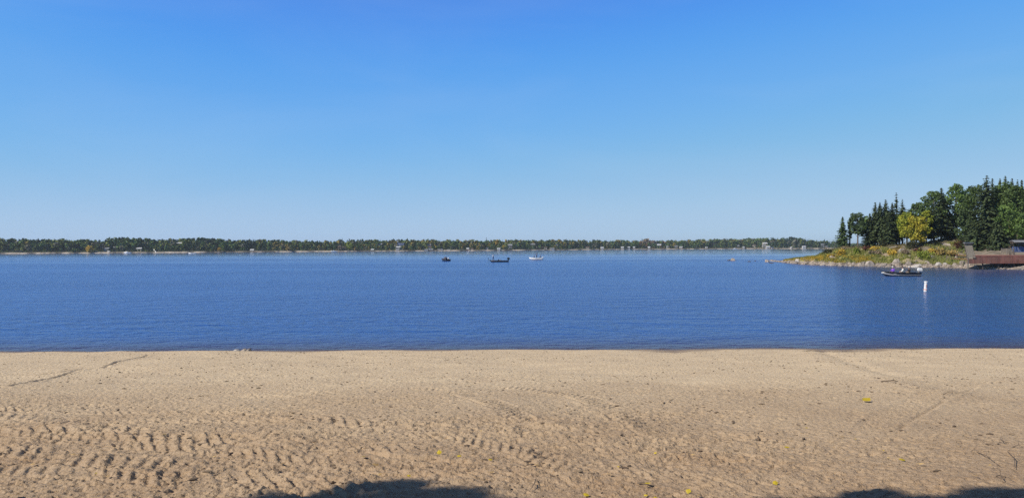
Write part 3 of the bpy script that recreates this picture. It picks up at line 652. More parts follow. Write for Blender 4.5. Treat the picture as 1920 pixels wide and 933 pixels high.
# ------------------------------------------------------------------ ROCKS
def rock_mesh(name, seed, sx, sy, sz, m, sub=3, flat=.25):
    import bmesh
    rs = np.random.RandomState(seed); bm = bmesh.new(); bmesh.ops.create_icosphere(bm, subdivisions=sub, radius=1)
    planes = [(Vector(rs.normal(size=3)).normalized(), rs.uniform(.55, .85)) for _ in range(9)]
    for v in bm.verts:
        p = v.co.copy()
        for nrm, dd in planes:
            q = p.dot(nrm)
            if q > dd: p -= nrm * (q - dd) * .85
        p *= 1 + .06 * math.sin(p.x * 7 + seed) * math.sin(p.y * 6 + seed * 2) + .03 * math.sin(p.z * 17 + p.x * 13)
        v.co = Vector((p.x * sx, p.y * sy, max(p.z, -flat) * sz))
    me = bpy.data.meshes.new(name); bm.to_mesh(me); bm.free(); me.materials.append(m)
    return me
def rock(label, loc, sx, sy, sz, m, seed, name='boulder', group=None, rz=0.0, tilt=(0, 0)):
    me = rock_mesh(name, seed, sx, sy, sz, m); o = bpy.data.objects.new(name, me); COL.objects.link(o)
    o.location = loc; o.rotation_euler = (tilt[0], tilt[1], rz); tag(o, label, 'rock', group); return o
def wrock(label, px, py, wpx, hpx, m, seed, sink=.3, tilt=(0, 0), name='boulder', group=None):
    p = on_water(px, py); k = p.y / F; h = hpx * k; sz = h / (.72)
    return rock(label, (p.x, p.y, -.02), wpx * k / 1.6, wpx * k / 2.0, sz, m, seed, name, group, 0, tilt)
wrock('pointed grey boulder standing alone in the lake left of the point', 1375, 488.6, 9, 4.2, M['rock'], 4, tilt=(0, -.15), group='boulders standing in the lake')
wrock('low dark stone just awash beside the lone pointed boulder', 1369, 488.4, 9, 1.6, M['rock_dark'], 5, group='boulders standing in the lake')
wrock('rounded tan boulder in the water off the tip of the point', 1438, 491, 8, 4.2, M['rock'], 6, tilt=(0, -.1), group='boulders standing in the lake')
wrock('flat dark stone awash right of the rounded tan boulder', 1447, 489.3, 7, 1.2, M['rock_dark'], 7, group='boulders standing in the lake')
wrock('dark stone awash midway between the two boulders in the lake', 1405, 490.6, 6, 1.2, M['rock_dark'], 8, group='boulders standing in the lake')
wrock('smallest dark stone awash near the tan boulder', 1416, 489.5, 4, 1.0, M['rock_dark'], 9, group='boulders standing in the lake')
wrock('dark wet stones awash under the tip of the point', 1446, 493.2, 8, 1.4, M['rock_dark'], 10, group='boulders standing in the lake')
def srock(label, px, py, w, h, m, seed, tilt=(0, 0)):
    p = on_sand(px, py); k = p.y / F; z = sand_z(p.x, p.y)
    return rock(label, (p.x, p.y, z - .01), w * k / 1.7, w * k / 2.2, h * k / .75, m, seed, 'stone', 'stones at the edge of the beach', 0, tilt)
srock('right and tallest of the three stones at the water edge', 466.5, 657.5, 10, 4.6, M['rock'], 21, (0, -.35))
srock('grey brown middle stone of the three at the water edge', 456.5, 657.6, 11, 4.0, M['rock'], 22, (0, -.2))
srock('flat left stone of the three at the water edge', 444, 657.9, 12, 2.6, M['rock_pale'], 23)

# ------------------------------------------------------------------ THE POINT (peninsula at right)
ps_x = [1440, 1462, 1480, 1500, 1530, 1560, 1600, 1650, 1700, 1760, 1810, 1860, 1920, 2000, 2200]
ps_y = [489.0, 491.3, 493.5, 495.2, 496.8, 498.0, 499.0, 500.0, 500.8, 501.8, 502.8, 504.5, 505.2, 506.5, 509]
tp_x = [1440, 1460, 1480, 1500, 1515, 1530, 1545, 1555, 1565, 1580, 1640, 1700, 1740, 1770, 1800, 1830, 1870, 1920, 2200]
tp_y = [491.0, 489.6, 488, 485.3, 482.5, 479.2, 473.8, 469.5, 466.2, 463.6, 462.5, 458.5, 454.5, 448.5, 442, 440, 438.5, 437, 430]
def pen_d(px): return on_water(px, float(np.interp(px, ps_x, ps_y))).y
def pen_T(px): return float(np.interp(px, [1440, 1500, 1560, 1740, 1800, 2200], [3, 7, 12, 16, 30, 30]))   # how far in the bank's top lies
def pen_back(px): return float(np.interp(px, [1440, 1500, 1560, 1680, 1760, 1900], [7, 14, 24, 34, 90, 150]))
def pen_z(px, t):
    T = pen_T(px); B = pen_back(px); d = pen_d(px); zt = max(at(px, float(np.interp(px, tp_x, tp_y)), d + T).z, .12)
    n = .12 * math.sin(px * .21 + t * .6) + .1 * math.sin(px * .083 - t * .31)
    if t <= 0: return -.5 if t < -1 else -.12
    if px > 1805:                                         # behind the deck: low terrace, then the slope
        prof = np.interp(t, [0, 1.2, 4, 9, T, B, B + 12], [0, .28, .6, 2.2, zt, zt + 1, -.5])
    else:
        a = min(zt, .45); b = min(zt, 1.25)
        prof = np.interp(t, [0, 1.0, T * .30, T * .62, T, max(B, T + 4), max(B, T + 4) + 12], [0, a, b, b + (zt - b) * .62, zt, zt * .9, -.6])
    return float(prof) + n * min(1, t / 3.0) * min(1, zt / 2)
ppx = np.concatenate([np.arange(1436, 1620, 2.0), np.arange(1620, 2200, 5.0)]); ptt = [-3, -.6, 0, .4, .8, 1.3, 2, 2.8, 3.6, 4.5, 5.5, 6.5, 7.5, 9, 10.5, 12, 13.5, 15, 17, 20, 24, 30, 38, 50, 70, 100, 140, 165]
V = []
for t in ptt:
    for px in ppx:
        d = pen_d(px) + t + .5 * math.sin(px * .35) * (t < 5); v = rdir(px, 466); V.append((v.x * d, d, pen_z(px, t)))
i2 = np.arange(len(V)).reshape(len(ptt), len(ppx))
Q = np.stack([i2[:-1, :-1], i2[:-1, 1:], i2[1:, 1:], i2[1:, :-1]], -1).reshape(-1, 4)
def bank_mat():
    m, t, b = new_mat('bank_ground'); N = t.nodes.new; Lk = t.links.new
    ge = N('ShaderNodeNewGeometry'); sx = N('ShaderNodeSeparateXYZ'); Lk(ge.outputs['Position'], sx.inputs[0])
    def nz(sc, det=4, off=0):
        mp = N('ShaderNodeMapping'); mp.inputs['Location'].default_value = (off,) * 3; Lk(ge.outputs['Position'], mp.inputs[0])
        n = N('ShaderNodeTexNoise'); n.inputs['Scale'].default_value = sc; n.inputs['Detail'].default_value = det; Lk(mp.outputs[0], n.inputs['Vector']); return n.outputs[0]
    def ramp(src, e0, c0, e1, c1):
        r = N('ShaderNodeValToRGB'); e = r.color_ramp.elements; e[0].position = e0; e[0].color = (*c0, 1); e[1].position = e1; e[1].color = (*c1, 1); Lk(src, r.inputs[0]); return r.outputs[0]
    def mix(f, a, b_):
        x = N('ShaderNodeMix'); x.data_type = 'RGBA'; Lk(f, x.inputs[0]); Lk(a, x.inputs[6]); Lk(b_, x.inputs[7]); return x.outputs[2]
    def rg(s, a, b_):
        r = N('ShaderNodeMapRange'); r.inputs[1].default_value = a; r.inputs[2].default_value = b_; Lk(s, r.inputs[0]); return r.outputs[0]
    grass = ramp(nz(.5, 5), .38, (.20, .20, .05), .62, (.36, .32, .10))
    earth = ramp(nz(.8, 5, 8), .35, (.24, .18, .12), .65, (.42, .34, .25))
    cob = ramp(nz(2.5, 3, 4), .35, (.14, .11, .085), .62, (.42, .36, .29))
    g = mix(rg(nz(.22, 3, 20), .43, .53), grass, earth)
    add = N('ShaderNodeMath'); add.operation = 'MULTIPLY_ADD'; add.inputs[1].default_value = .8; Lk(nz(1.0, 3, 2), add.inputs[0]); Lk(sx.outputs['Z'], add.inputs[2])
    c = mix(rg(add.outputs[0], .95, 1.15), cob, g)
    dull = ramp(nz(.6, 4, 30), .4, (.15, .12, .075), .6, (.23, .19, .12))
    c = mix(rg(add.outputs[0], 3.6, 4.2), c, dull)
    c = mix(rg(sx.outputs['X'], 75.5, 77.5), c, ramp(nz(.7, 4, 12), .4, (.15, .125, .09), .6, (.25, .21, .16)))
    Lk(c, b.inputs['Base Color']); b.inputs['Roughness'].default_value = .95
    bp = N('ShaderNodeBump'); bp.inputs['Distance'].default_value = .15; Lk(nz(3, 5), bp.inputs['Height']); Lk(bp.outputs[0], b.inputs['Normal']); return m
point = fast_mesh('point_terrain', np.array(V), Q, bank_mat(), smooth=True); tag(point, kind='structure')
def on_pen(px, t, dz=0.0):
    d = pen_d(px) + t; v = rdir(px, 466); return Vector((v.x * d, d, pen_z(px, t) + dz))
def pen_pix(px, py):
    """place on the bank seen at a pixel: march up the bank"""
    best = None
    for i in range(0, 400):
        t = i * .1; p = on_pen(px, t); r = CR.transposed() @ (p - cam.location); y = H0 / 2 - F * r.y / (-r.z)
        if y <= py: return t, p
        best = (t, p)
    return best

# cobbles along the waterline: too many to count
rs = np.random.RandomState(5); import bmesh
CV = []; CF = []; base = rock_mesh('tmp', 1, 1, 1, 1, M['rock'], sub=1); bv = np.array([v.co for v in base.vertices]); bf = np.array([p.vertices[:] for p in base.polygons])
bpy.data.meshes.remove(base)
k = 0
for i in range(3400):
    px = 1446 + 480 * rs.rand() ** 1.15; t = abs(rs.normal()) * (1.1 if px > 1520 else 1.7) - .1
    if px < 1520: t *= 1 + (1520 - px) / 100
    p = on_pen(px, max(t, -.3)); s = .10 + .22 * rs.rand() ** 3 + (.08 if rs.rand() < .1 else 0); a = rs.rand() * 6.28
    q = bv * np.array([s * rs.uniform(.8, 1.4), s, s * rs.uniform(.5, .9)]); c_, s_ = math.cos(a), math.sin(a)
    CV.append(np.stack([q[:, 0] * c_ - q[:, 1] * s_ + p.x, q[:, 0] * s_ + q[:, 1] * c_ + p.y, q[:, 2] + p.z + s * .2], 1)); CF.append(bf + k * len(bv)); k += 1
M['cobble'] = mat('cobbles', (0.44, 0.37, 0.31), (0.13, 0.11, 0.09), 0.85, .9, coord='World', detail=2)
cob = fast_mesh('shore_cobbles', np.concatenate(CV), np.concatenate(CF), M['cobble']); tag(cob, 'small pinkish grey cobbles piled along the waterline of the point', 'cobbles', kind='stuff')

# boulders one can tell apart
bl = [(1498, 489, 14, 6, 'rock_pale', 'long whitish boulder near the tip of the point'), (1480, 490, 6, 3, 'rock_pale', 'small white boulder at the very tip of the point'),
      (1562, 484.5, 18, 7, 'rock', 'flat topped tan boulder among yellow leaves near the tip'), (1517, 479, 5, 2.5, 'rock_pale', 'little pale stone up on the bank near the tip'),
      (1617, 499, 14, 11, 'rock', 'grey boulder touching the rounder one at the waterline'), (1631, 499.5, 18, 11, 'rock', 'round grey boulder at the waterline above the boat bow'),
      (1658, 498.5, 13, 8, 'rock', 'medium rounded boulder above the person in purple'), (1682, 493, 17, 8.5, 'rock', 'largest angular boulder up on the green bank'),
      (1706, 497, 15, 9, 'rock', 'broad grey boulder right of the largest one'), (1719, 499.5, 19, 5.5, 'rock_pale', 'long low pale boulder behind the white outboard'),
      (1705, 481.5, 8, 4, 'rock_pale', 'bright stone in the grass above the largest boulder'), (1694, 481.5, 4, 2.5, 'rock_pale', 'tiny bright stone left of the bright stone in the grass'),
      (1718, 492, 7, 5, 'rock', 'small boulder on top of the long low one'), (1739, 493, 12, 5, 'rock', 'tan stone between the long low boulder and the white pair'), (1758, 497.5, 15, 7, 'rock_pale', 'left white boulder of the pair before the bright bush'),
      (1773, 495.5, 9, 6, 'rock_pale', 'right white boulder of the pair before the bright bush'), (1789, 498.5, 12, 6.5, 'rock', 'greyish boulder left of the deck'), (1803, 496.5, 14, 9, 'rock', 'tall grey boulder at the deck corner'),
      (1803, 486, 10, 6, 'rock_pale', 'pale stone in green weeds beside the slanted board'), (1748, 482.5, 6, 4, 'rock_pale', 'white stone lying under the orange bush'), (1792, 482, 5, 3, 'rock_pale', 'small white stone under the red bush'),
      (1818, 499, 22, 7, 'rock', 'long boulder beneath the left end of the deck'), (1833, 500, 12, 4, 'rock_pale', 'low pale stone in the shade under the deck'), (1887, 504, 12, 4, 'rock_dark', 'dark boulder in the gap under the deck'), (1862, 503.5, 16, 3.5, 'rock', 'low shore stone under the middle of the deck'), (1908, 504.5, 22, 4, 'rock', 'low shore slab under the right part of the deck'),
      (1588, 498, 9, 5, 'rock', 'small boulder at the waterline left of the touching pair'), (1546, 496.5, 8, 4, 'rock', 'small boulder in the cobbles toward the tip'), (1672, 499.5, 9, 4.5, 'rock', 'small boulder below the largest one'), (1648, 498, 8, 4, 'rock', 'low boulder between the round and the medium one'), (1600, 496, 8, 4.5, 'rock', 'brown stone left behind the touching pair'),
      (1722, 466.5, 7, 3.5, 'rock_pale', 'pale rock patch below the dark bush on the bank top'), (1770, 459.5, 22, 5, 'rock', 'broad pale ledge on the slope above the orange bush'), (1795, 463, 12, 5, 'rock', 'ledge rock left of the red bush'), (1676, 464.5, 20, 4.5, 'rock', 'bare tan ledge at the bank top under the yellow birch'), (1690, 472, 20, 7, 'rock', 'pinkish slab of bare rock in the middle of the bank')]
for i, (px, py, w, h, m, lab) in enumerate(bl):
    t, p = pen_pix(px, py); kk = p.y / F
    rock(lab, p + Vector((0, 0, -.05)), w * kk / 1.85, w * kk / 2.4, h * kk / 1.0, M[m], 40 + i, 'boulder', 'boulders on the bank of the point', 0, (0, -.1))

# grass and low weeds on the bank: stuff
def tufts(name, n, gen, hmin, hmax, m, label, seed):
    rs = np.random.RandomState(seed); V = []
    for i in range(n):
        p = gen(rs)
        if p is None: continue
        h = rs.uniform(hmin, hmax)
        for b in range(3):
            a = rs.rand() * 6.28; lean = rs.normal(size=2) * h * .35; w = .035 + .05 * rs.rand(); dx, dy = math.cos(a) * w, math.sin(a) * w; o = rs.normal(size=2) * .12
            V += [(p.x + o[0] - dx, p.y + o[1] - dy, p.z - .05), (p.x + o[0] + dx, p.y + o[1] + dy, p.z - .05), (p.x + o[0] + lean[0] + dx * .3, p.y + o[1] + lean[1] + dy * .3, p.z + h), (p.x + o[0] + lean[0] - dx * .3, p.y + o[1] + lean[1] - dy * .3, p.z + h)]
    o = fast_mesh(name, np.array(V), np.arange(len(V)).reshape(-1, 4), m); tag(o, label, 'grass', kind='stuff'); return o
def g1(rs):
    px = rs.uniform(1475, 1812); T = pen_T(px); t = rs.uniform(1.3 if px > 1520 else 3, T * .75)
    if vnoise(np.array([px * .05]), np.array([t * .3]))[0] < .25: return None
    return on_pen(px, t)
def g2(rs):
    px = rs.uniform(1470, 1640); t = rs.uniform(1.5, 5.5); return on_pen(px, t) if vnoise(np.array([px * .08]), np.array([t * .5]))[0] > .4 else None
def g3(rs):
    px = rs.uniform(1530, 1800); T = pen_T(px); return on_pen(px, rs.uniform(T * .7, T + 10))
M['grass1'] = leaf_mat('bank_grass', (.34, .34, .09), (.17, .20, .05), .5, 0, .3)
M['grass2'] = leaf_mat('yellow_ground_leaves', (.55, .38, .05), (.30, .26, .05), .8, 0, .3)
M['grass3'] = leaf_mat('dry_grass', (.22, .19, .09), (.13, .12, .055), .5, 0, .3)
tufts('bank_grass', 4500, g1, .2, .6, M['grass1'], 'green weedy grass covering the lower bank of the point', 1)
tufts('yellow_ground_cover', 3500, g2, .15, .45, M['grass2'], 'yellow autumn ground cover just above the cobbles near the tip', 2)
tufts('dry_grass', 6000, g3, .08, .22, M['grass3'], 'short dry brownish grass on top of the bank', 3)

# ---- bushes
def bush(label, px, py, w, h, m):
    t, p = pen_pix(px, py); kk = p.y / F; W, Hh = w * kk, h * kk; rs = np.random.RandomState(int(px * 3 + py))
    o = empty('bush', p - Vector((0, 0, .1))); n = int(260 + 60 * W * Hh)
    c = []
    L = [(rs.uniform(-.5, .5) * W * .7, rs.uniform(-.4, .4) * W * .5, Hh * rs.uniform(.25, .78), rs.uniform(.16, .28)) for _ in range(9)]
    for i in range(n):
        l = L[rs.randint(9)]; v = rs.normal(size=3) * .5; c.append((l[0] + v[0] * l[3] * W * 1.25, l[1] + v[1] * l[3] * W, max(l[2] + v[2] * l[3] * Hh * 1.6, .05)))
    Vq = clump_quads(rs, np.array(c), .20); fast_mesh('foliage', Vq, np.arange(len(Vq)).reshape(-1, 4), m, o)
    b = MB()
    for l in L[:6]: b.tube([(l[0] * .2, l[1] * .2, -.1), (l[0] * .7, l[1] * .7, l[2] * .6), (l[0], l[1], l[2])], [.03, .02, .01], 5)
    b.build('stems', M['bark'], o); tag(o, label, 'bush', 'autumn bushes on the bank of the point')
for a in [('grey green scrub at the left end of the bank', 1553, 476, 16, 10, M['b_olive']), ('yellow orange bush low on the left part of the bank', 1575, 480, 18, 14, M['b_yellow']), ('rust brown scrub above the left yellow bush', 1583, 470, 14, 8, M['b_tan']),
    ('yellow green bush under the thin trees', 1609, 476, 16, 13, M['b_green']), ('dark maroon bush at the bank top', 1625, 470, 16, 9, M['b_red']), ('bright yellow bush on the bank top', 1642, 470, 22, 9, M['b_yellow']),
    ('olive green bush before the spruce trunks', 1656, 462, 16, 12, M['b_olive']), ('tan twiggy scrub below the bright yellow bush', 1643, 478, 26, 10, M['b_tan']), ('golden bush in the middle of the bank', 1672, 478, 18, 11, M['b_yellow']), ('orange flecked bush right beside the golden one', 1683, 471, 16, 9, M['b_orange']),
    ('grey leafless looking scrub right of the golden bush', 1700, 477, 20, 10, M['b_tan']), ('large dark bush at the foot of the yellow birch', 1714, 465, 26, 14, M['b_olive']), ('bright green bush between rocks and dark bush', 1732, 486, 22, 18, M['b_green']),
    ('wide orange yellow bush on the right part of the bank', 1762, 480, 26, 16, M['b_orange']), ('yellow bush left of the wide orange one', 1750, 476, 14, 12, M['b_yellow']), ('tan and red bush next to the deck', 1786, 481, 18, 13, M['b_orange']),
    ('dark red bush beside the slanted board', 1800, 468, 18, 15, M['b_red']), ('green weeds at the foot of the slanted board', 1804, 487, 14, 9, M['b_green']), ('brown red scrub at the dark bush foot', 1722, 472, 14, 8, M['b_red']), ('small yellow bush at the bank top near the left spruce', 1556, 484, 14, 8, M['b_yellow'])]: bush(*a)

# ------------------------------------------------------------------ TREES
def spruce_mesh(h, r, seed, base=.08, sparse=1.0, m=None, quad=.34):
    rs = np.random.RandomState(seed); C = []; A = []; B = []; z = h * base
    tw = []
    while z < h * .985:
        t = (z - h * base) / (h * (1 - base)); prof = (1 - t) ** .85 * (.8 if t > .15 else .55 + 1.7 * t)
        nb = int((7 if t < .7 else 5) * sparse) + 1; ph = rs.rand() * 6.28
        for i in range(nb):
            a = ph + 6.283 * i / nb + rs.normal() * .25; L = r * prof * rs.uniform(.75, 1.45) * 1.2 + .06; n = max(2, int(L / (quad * .55)))
            droop = rs.uniform(.18, .42)
            for j in range(n):
                s = (j + .6) / n * L; zz = z - droop * s + .10 * s * s / max(L, .3); w = quad * (.65 + .7 * rs.rand()) * (1.15 - .6 * s / L) * min(1, .35 + 2.2 * (1 - t))
                c = np.array([math.cos(a) * s, math.sin(a) * s, zz + rs.normal() * .05]); side = np.array([-math.sin(a), math.cos(a), rs.normal() * .25]); fwd = np.array([math.cos(a), math.sin(a), -.35 + rs.normal() * .3])
                side /= np.linalg.norm(side); fwd /= np.linalg.norm(fwd); C.append(c); A.append(side * w * .75); B.append(fwd * w * .62)
                if rs.rand() < .55: C.append(c + np.array([0, 0, -.1])); A.append(side * w * .6); B.append(np.array([rs.normal() * .1, rs.normal() * .1, -.5 * w]))
            if t < .95: tw.append((z, a, L, droop))
        z += .26 * h / 12 * rs.uniform(.7, 1.4) / max(.55, min(sparse, 1.2)) + .04
    C, A, B = map(np.array, (C, A, B)); V = np.stack([C - A - B, C + A - B, C + A * .55 + B, C - A * .55 + B], 1).reshape(-1, 3)
    return V, tw
def spruce(name, label, loc, h, r, seed, base=.08, sparse=1.0, m='spruce', cat='tree', group='trees on the point', bark='bark'):
    o = empty(name, loc); V, tw = spruce_mesh(h, r, seed, base, sparse)
    fast_mesh('crown', V, np.arange(len(V)).reshape(-1, 4), M[m], o)
    b = MB(); b.tube([(0, 0, -.4), (.03, .02, h * .4), (0, 0, h * .97)], [h * .016 + .03, h * .010 + .02, .015], 8)
    for z, a, L, dr_ in tw[::3]: b.tube([(0, 0, z), (math.cos(a) * L * .8, math.sin(a) * L * .8, z - dr_ * L * .75)], [.03, .01], 4, False)
    b.build('trunk', M[bark], o); tag(o, label, cat, group); return o
def broadleaf(name, label, loc, h, w, seed, base=.25, m='poplar', lobes=26, leaf=.27, n=95, group='trees on the point', bark='bark', lean=0.0, dens=1.0):
    rs = np.random.RandomState(seed); o = empty(name, loc); C = []; L = []; lobes = int(lobes * 1.25); n = int(n * 1.15)
    for i in range(lobes):
        q = (i + rs.rand()) / lobes; zz = h * (base + (1 - base) * (.06 + .88 * q)); k = math.sin(math.pi * min(max(.12 + .83 * q, 0), 1)) ** .55
        a = i * 2.4 + rs.normal() * .4; rr = w * .5 * k * rs.uniform(.30, .86); cr = w * rs.uniform(.10, .19) * (.75 + .35 * k)
        L.append((rr * math.cos(a) + lean * zz, rr * math.sin(a), zz, cr))
    P = []
    for l in L:
        m_ = int(n * dens * (l[3] / (w * .15)) ** 1.6); v = rs.normal(size=(m_, 3)); v /= np.linalg.norm(v, axis=1)[:, None]; v *= (l[3] * (.35 + .75 * rs.rand(m_) ** .6))[:, None]; v[:, 2] *= .75
        P.append(v + np.array(l[:3]))
    P = np.concatenate(P); Vq = clump_quads(rs, P, leaf); fast_mesh('crown', Vq, np.arange(len(Vq)).reshape(-1, 4), M[m], o)
    b = MB(); tr = h * .013 + .05; top = h * .86
    pts = [Vector((0, 0, -.4)), Vector((lean * h * .3 + .05, 0, h * .3)), Vector((lean * h * .6, .08, h * .6)), Vector((lean * top, 0, top))]
    b.tube(pts, [tr * 1.25, tr, tr * .6, .02], 8)
    for l in L[::2]:
        z0 = max(l[2] - h * .14 - .3 * math.hypot(l[0], l[1]), h * base * .75); p0 = Vector((lean * z0, 0, z0)); p1 = Vector(l[:3]); b.tube([p0, (p0 + p1) / 2 + Vector((0, 0, -.08)), p1], [tr * .35, tr * .22, .012], 5, False)
    b.build('trunk', M[bark], o); tag(o, label, 'tree', group); return o
def ptree(kind, px, top, t, w, label, seed, **kw):
    p = on_pen(px, t); h = at(px, top, p.y).z - p.z; W = w * p.y / F * (1.12 if kind == 's' else 1.06)
    if kind == 's': return spruce('spruce_tree', label, p, h, W / 2, seed, **kw)
    return broadleaf('birch_tree' if kw.get('bark') == 'birch' else 'broadleaf_tree', label, p, h, W, seed, **kw)
PT = [
    ('s', 1580, 404, 15, 27, 'small light spruce standing alone at the left end of the row', 1, dict(m='pine', sparse=.8)),
    ('b', 1593, 410, 17, 12, 'thin tree with narrow crown and bare trunk right of the lone spruce', 2, dict(m='pine', base=.3, lobes=14, n=45, dens=.8)),
    ('b', 1608, 400, 16, 34, 'open round crowned tree on a clear trunk near the left end', 3, dict(m='pine', base=.34, lobes=22, n=60)),
    ('b', 1625, 404, 22, 26, 'pale see-through tree behind the round crowned one', 4, dict(m='aspen', base=.3, lobes=16, n=40)),
    ('s', 1631, 398, 18, 30, 'low dark spruce left of the tight spruce group', 5, dict()),
    ('s', 1641, 377, 20, 33, 'leftmost tall spruce of the tight group with narrow spire', 6, dict(base=.16)),
    ('s', 1650, 378, 18, 36, 'second tall spruce from left in the tight group', 7, dict(base=.15)),
    ('s', 1661, 372, 19, 40, 'broad dark spruce in the middle of the tight group', 8, dict(base=.14)),
    ('s', 1673, 379, 20, 39, 'spruce behind the left edge of the yellow birch', 9, dict(base=.12)),
    ('s', 1681, 359, 26, 24, 'tallest thin spruce with sparse top left of the birch', 10, dict(base=.2, sparse=.65)),
    ('s', 1692, 372, 26, 40, 'ragged spruce directly behind the yellow crowned birch', 11, dict(base=.2, sparse=.7)),
    ('s', 1667, 398, 16, 30, 'short spruce in front of the tight group', 12, dict(base=.1)),
    ('b', 1718, 377, 24, 34, 'dark round topped tree behind the golden crown', 13, dict(m='pine', base=.15, lobes=26, n=90)),
    ('b', 1700, 397, 13, 34, 'left yellow green birch with pale trunks', 14, dict(m='birchy', base=.24, lobes=28, n=70, bark='birch')),
    ('b', 1717, 405, 12, 42, 'golden orange crowned birch at the front of the bank', 15, dict(m='gold', base=.16, lobes=32, n=70, bark='birch', lean=.02)),
    ('b', 1737, 393, 17, 24, 'yellow green birch half behind the golden one', 16, dict(m='birchy', base=.2, lobes=20, n=70, bark='birch')),
    ('b', 1751, 356, 24, 50, 'big bushy green tree with rounded top in the middle', 17, dict(m='poplar', base=.12, lobes=36, n=100)),
    ('s', 1765, 349, 23, 44, 'tall dark spruce spire against the bushy green tree', 18, dict(base=.08)),
    ('s', 1746, 388, 19, 30, 'dark low spruce beneath the bushy green tree', 19, dict(base=.12)),
    ('b', 1730, 385, 22, 24, 'dark green tree filling the gap behind the yellow birch', 20, dict(m='pine', base=.1, lobes=22, n=80)),
    ('b', 1793, 344, 27, 44, 'light green aspen with tall loose crown', 21, dict(m='aspen', base=.18, lobes=34, n=75)),
    ('b', 1808, 352, 30, 34, 'pale leaved tree right behind the light green aspen', 22, dict(m='aspen', base=.2, lobes=26, n=60)),
    ('b', 1812, 392, 18, 36, 'low grey green tree in front of the aspen', 23, dict(m='pine', base=.02, lobes=30, n=90)),
    ('s', 1781, 396, 26, 30, 'dark undergrowth spruce below the aspen', 24, dict(base=.05)),
    ('b', 1829, 346, 24, 52, 'wide dull green tree left of the great spruce', 25, dict(m='poplar', base=.12, lobes=40, n=95)),
    ('s', 1850, 324, 19, 76, 'great dark spruce towering over the deck', 26, dict(base=.0)),
    ('s', 1826, 415, 14, 44, 'low spreading spruce boughs over the slope by the deck', 27, dict(base=.0, m='spruce')),
    ('s', 1861, 332, 24, 34, 'second top close right of the great spruce', 28, dict(base=.1)),
    ('s', 1875, 330, 34, 30, 'narrow spruce spire behind right of the great spruce', 29, dict(base=.1)),
    ('s', 1885, 326, 32, 34, 'pointed spruce spire over the broad green trees at right', 30, dict(base=.1)),
    ('s', 1898, 332, 34, 32, 'third of the spires near the right edge', 31, dict(base=.1)),
    ('s', 1908, 335, 36, 28, 'small spire second from the right edge', 32, dict(base=.1)),
    ('s', 1916, 334, 33, 30, 'rightmost spruce spire at the picture edge', 33, dict(base=.1)),
    ('b', 1881, 342, 22, 56, 'broad dark green tree right of the great spruce', 34, dict(m='poplar', base=.1, lobes=40, n=95)),
    ('b', 1908, 346, 20, 50, 'broad mid green tree at the right edge', 35, dict(m='poplar', base=.15, lobes=38, n=95)),
    ('b', 1892, 380, 15, 44, 'sunlit lighter green tree with hanging leaves over the deck', 36, dict(m='aspen', base=.22, lobes=26, n=75)),
    ('s', 1872, 400, 15, 50, 'dark spruce filling the shade behind the swing', 37, dict(base=.0)),
    ('b', 1935, 350, 22, 56, 'green tree cut by the right picture edge', 38, dict(m='poplar', base=.1, lobes=36, n=90)),
    ('b', 1925, 400, 14, 40, 'yellowish green tree at the right edge leaning in', 39, dict(m='aspen', base=.3, lobes=24, n=70, lean=-.1)),
    ('b', 1645, 402, 21, 22, 'mid green tree glimpsed between the two left tall spruces', 41, dict(m='pine', base=.2, lobes=18, n=70)),
    ('b', 1668, 396, 22, 26, 'mid green tree glimpsed between the broad spruce and the birch', 42, dict(m='poplar', base=.2, lobes=20, n=70)),
    ('b', 1686, 402, 20, 24, 'olive green low tree just left of the yellow birch', 43, dict(m='aspen', base=.15, lobes=20, n=70)),
    ('s', 1960, 345, 26, 50, 'spruce just outside the right edge', 40, dict(base=.05)),
]
for kind, px, top, t, w, lab, seed, kw in PT: ptree(kind, px, top, t, w, lab, seed, **kw)

# trees behind the camera, whose shade falls on the bottom of the beach
def shade_tree(label, px, py, hh, w, seed, m='poplar', dx=0):
    g = on_sand(px, py); tt = (hh - sand_base(np.array([g.y]))[0]) / sun_dir.z; c = Vector((g.x, g.y, 0)) + Vector((sun_dir.x, sun_dir.y, 0)) * tt
    z0 = float(sand_base(np.array([max(c.y, 0.0)]))[0]); h = (hh - z0) + w * .5
    broadleaf('broadleaf_tree', label, (c.x, c.y, z0), h, w, seed, base=1 - w * 1.05 / h, m=m, lobes=28, leaf=.11, n=120, group='trees at the back of the beach')
shade_tree('leafy tree at the left back of the beach casting the left shade patch', 430, 985, 9.5, 1.9, 71)
shade_tree('smaller leafy tree beside it that widens the left shade patch', 560, 968, 10.0, 1.8, 72)
shade_tree('leafy tree casting the shade patch at the lower right', 1640, 980, 10, 1.9, 73)
shade_tree('leafy tree that lengthens the lower right shade patch', 1730, 980, 10.5, 1.8, 74)

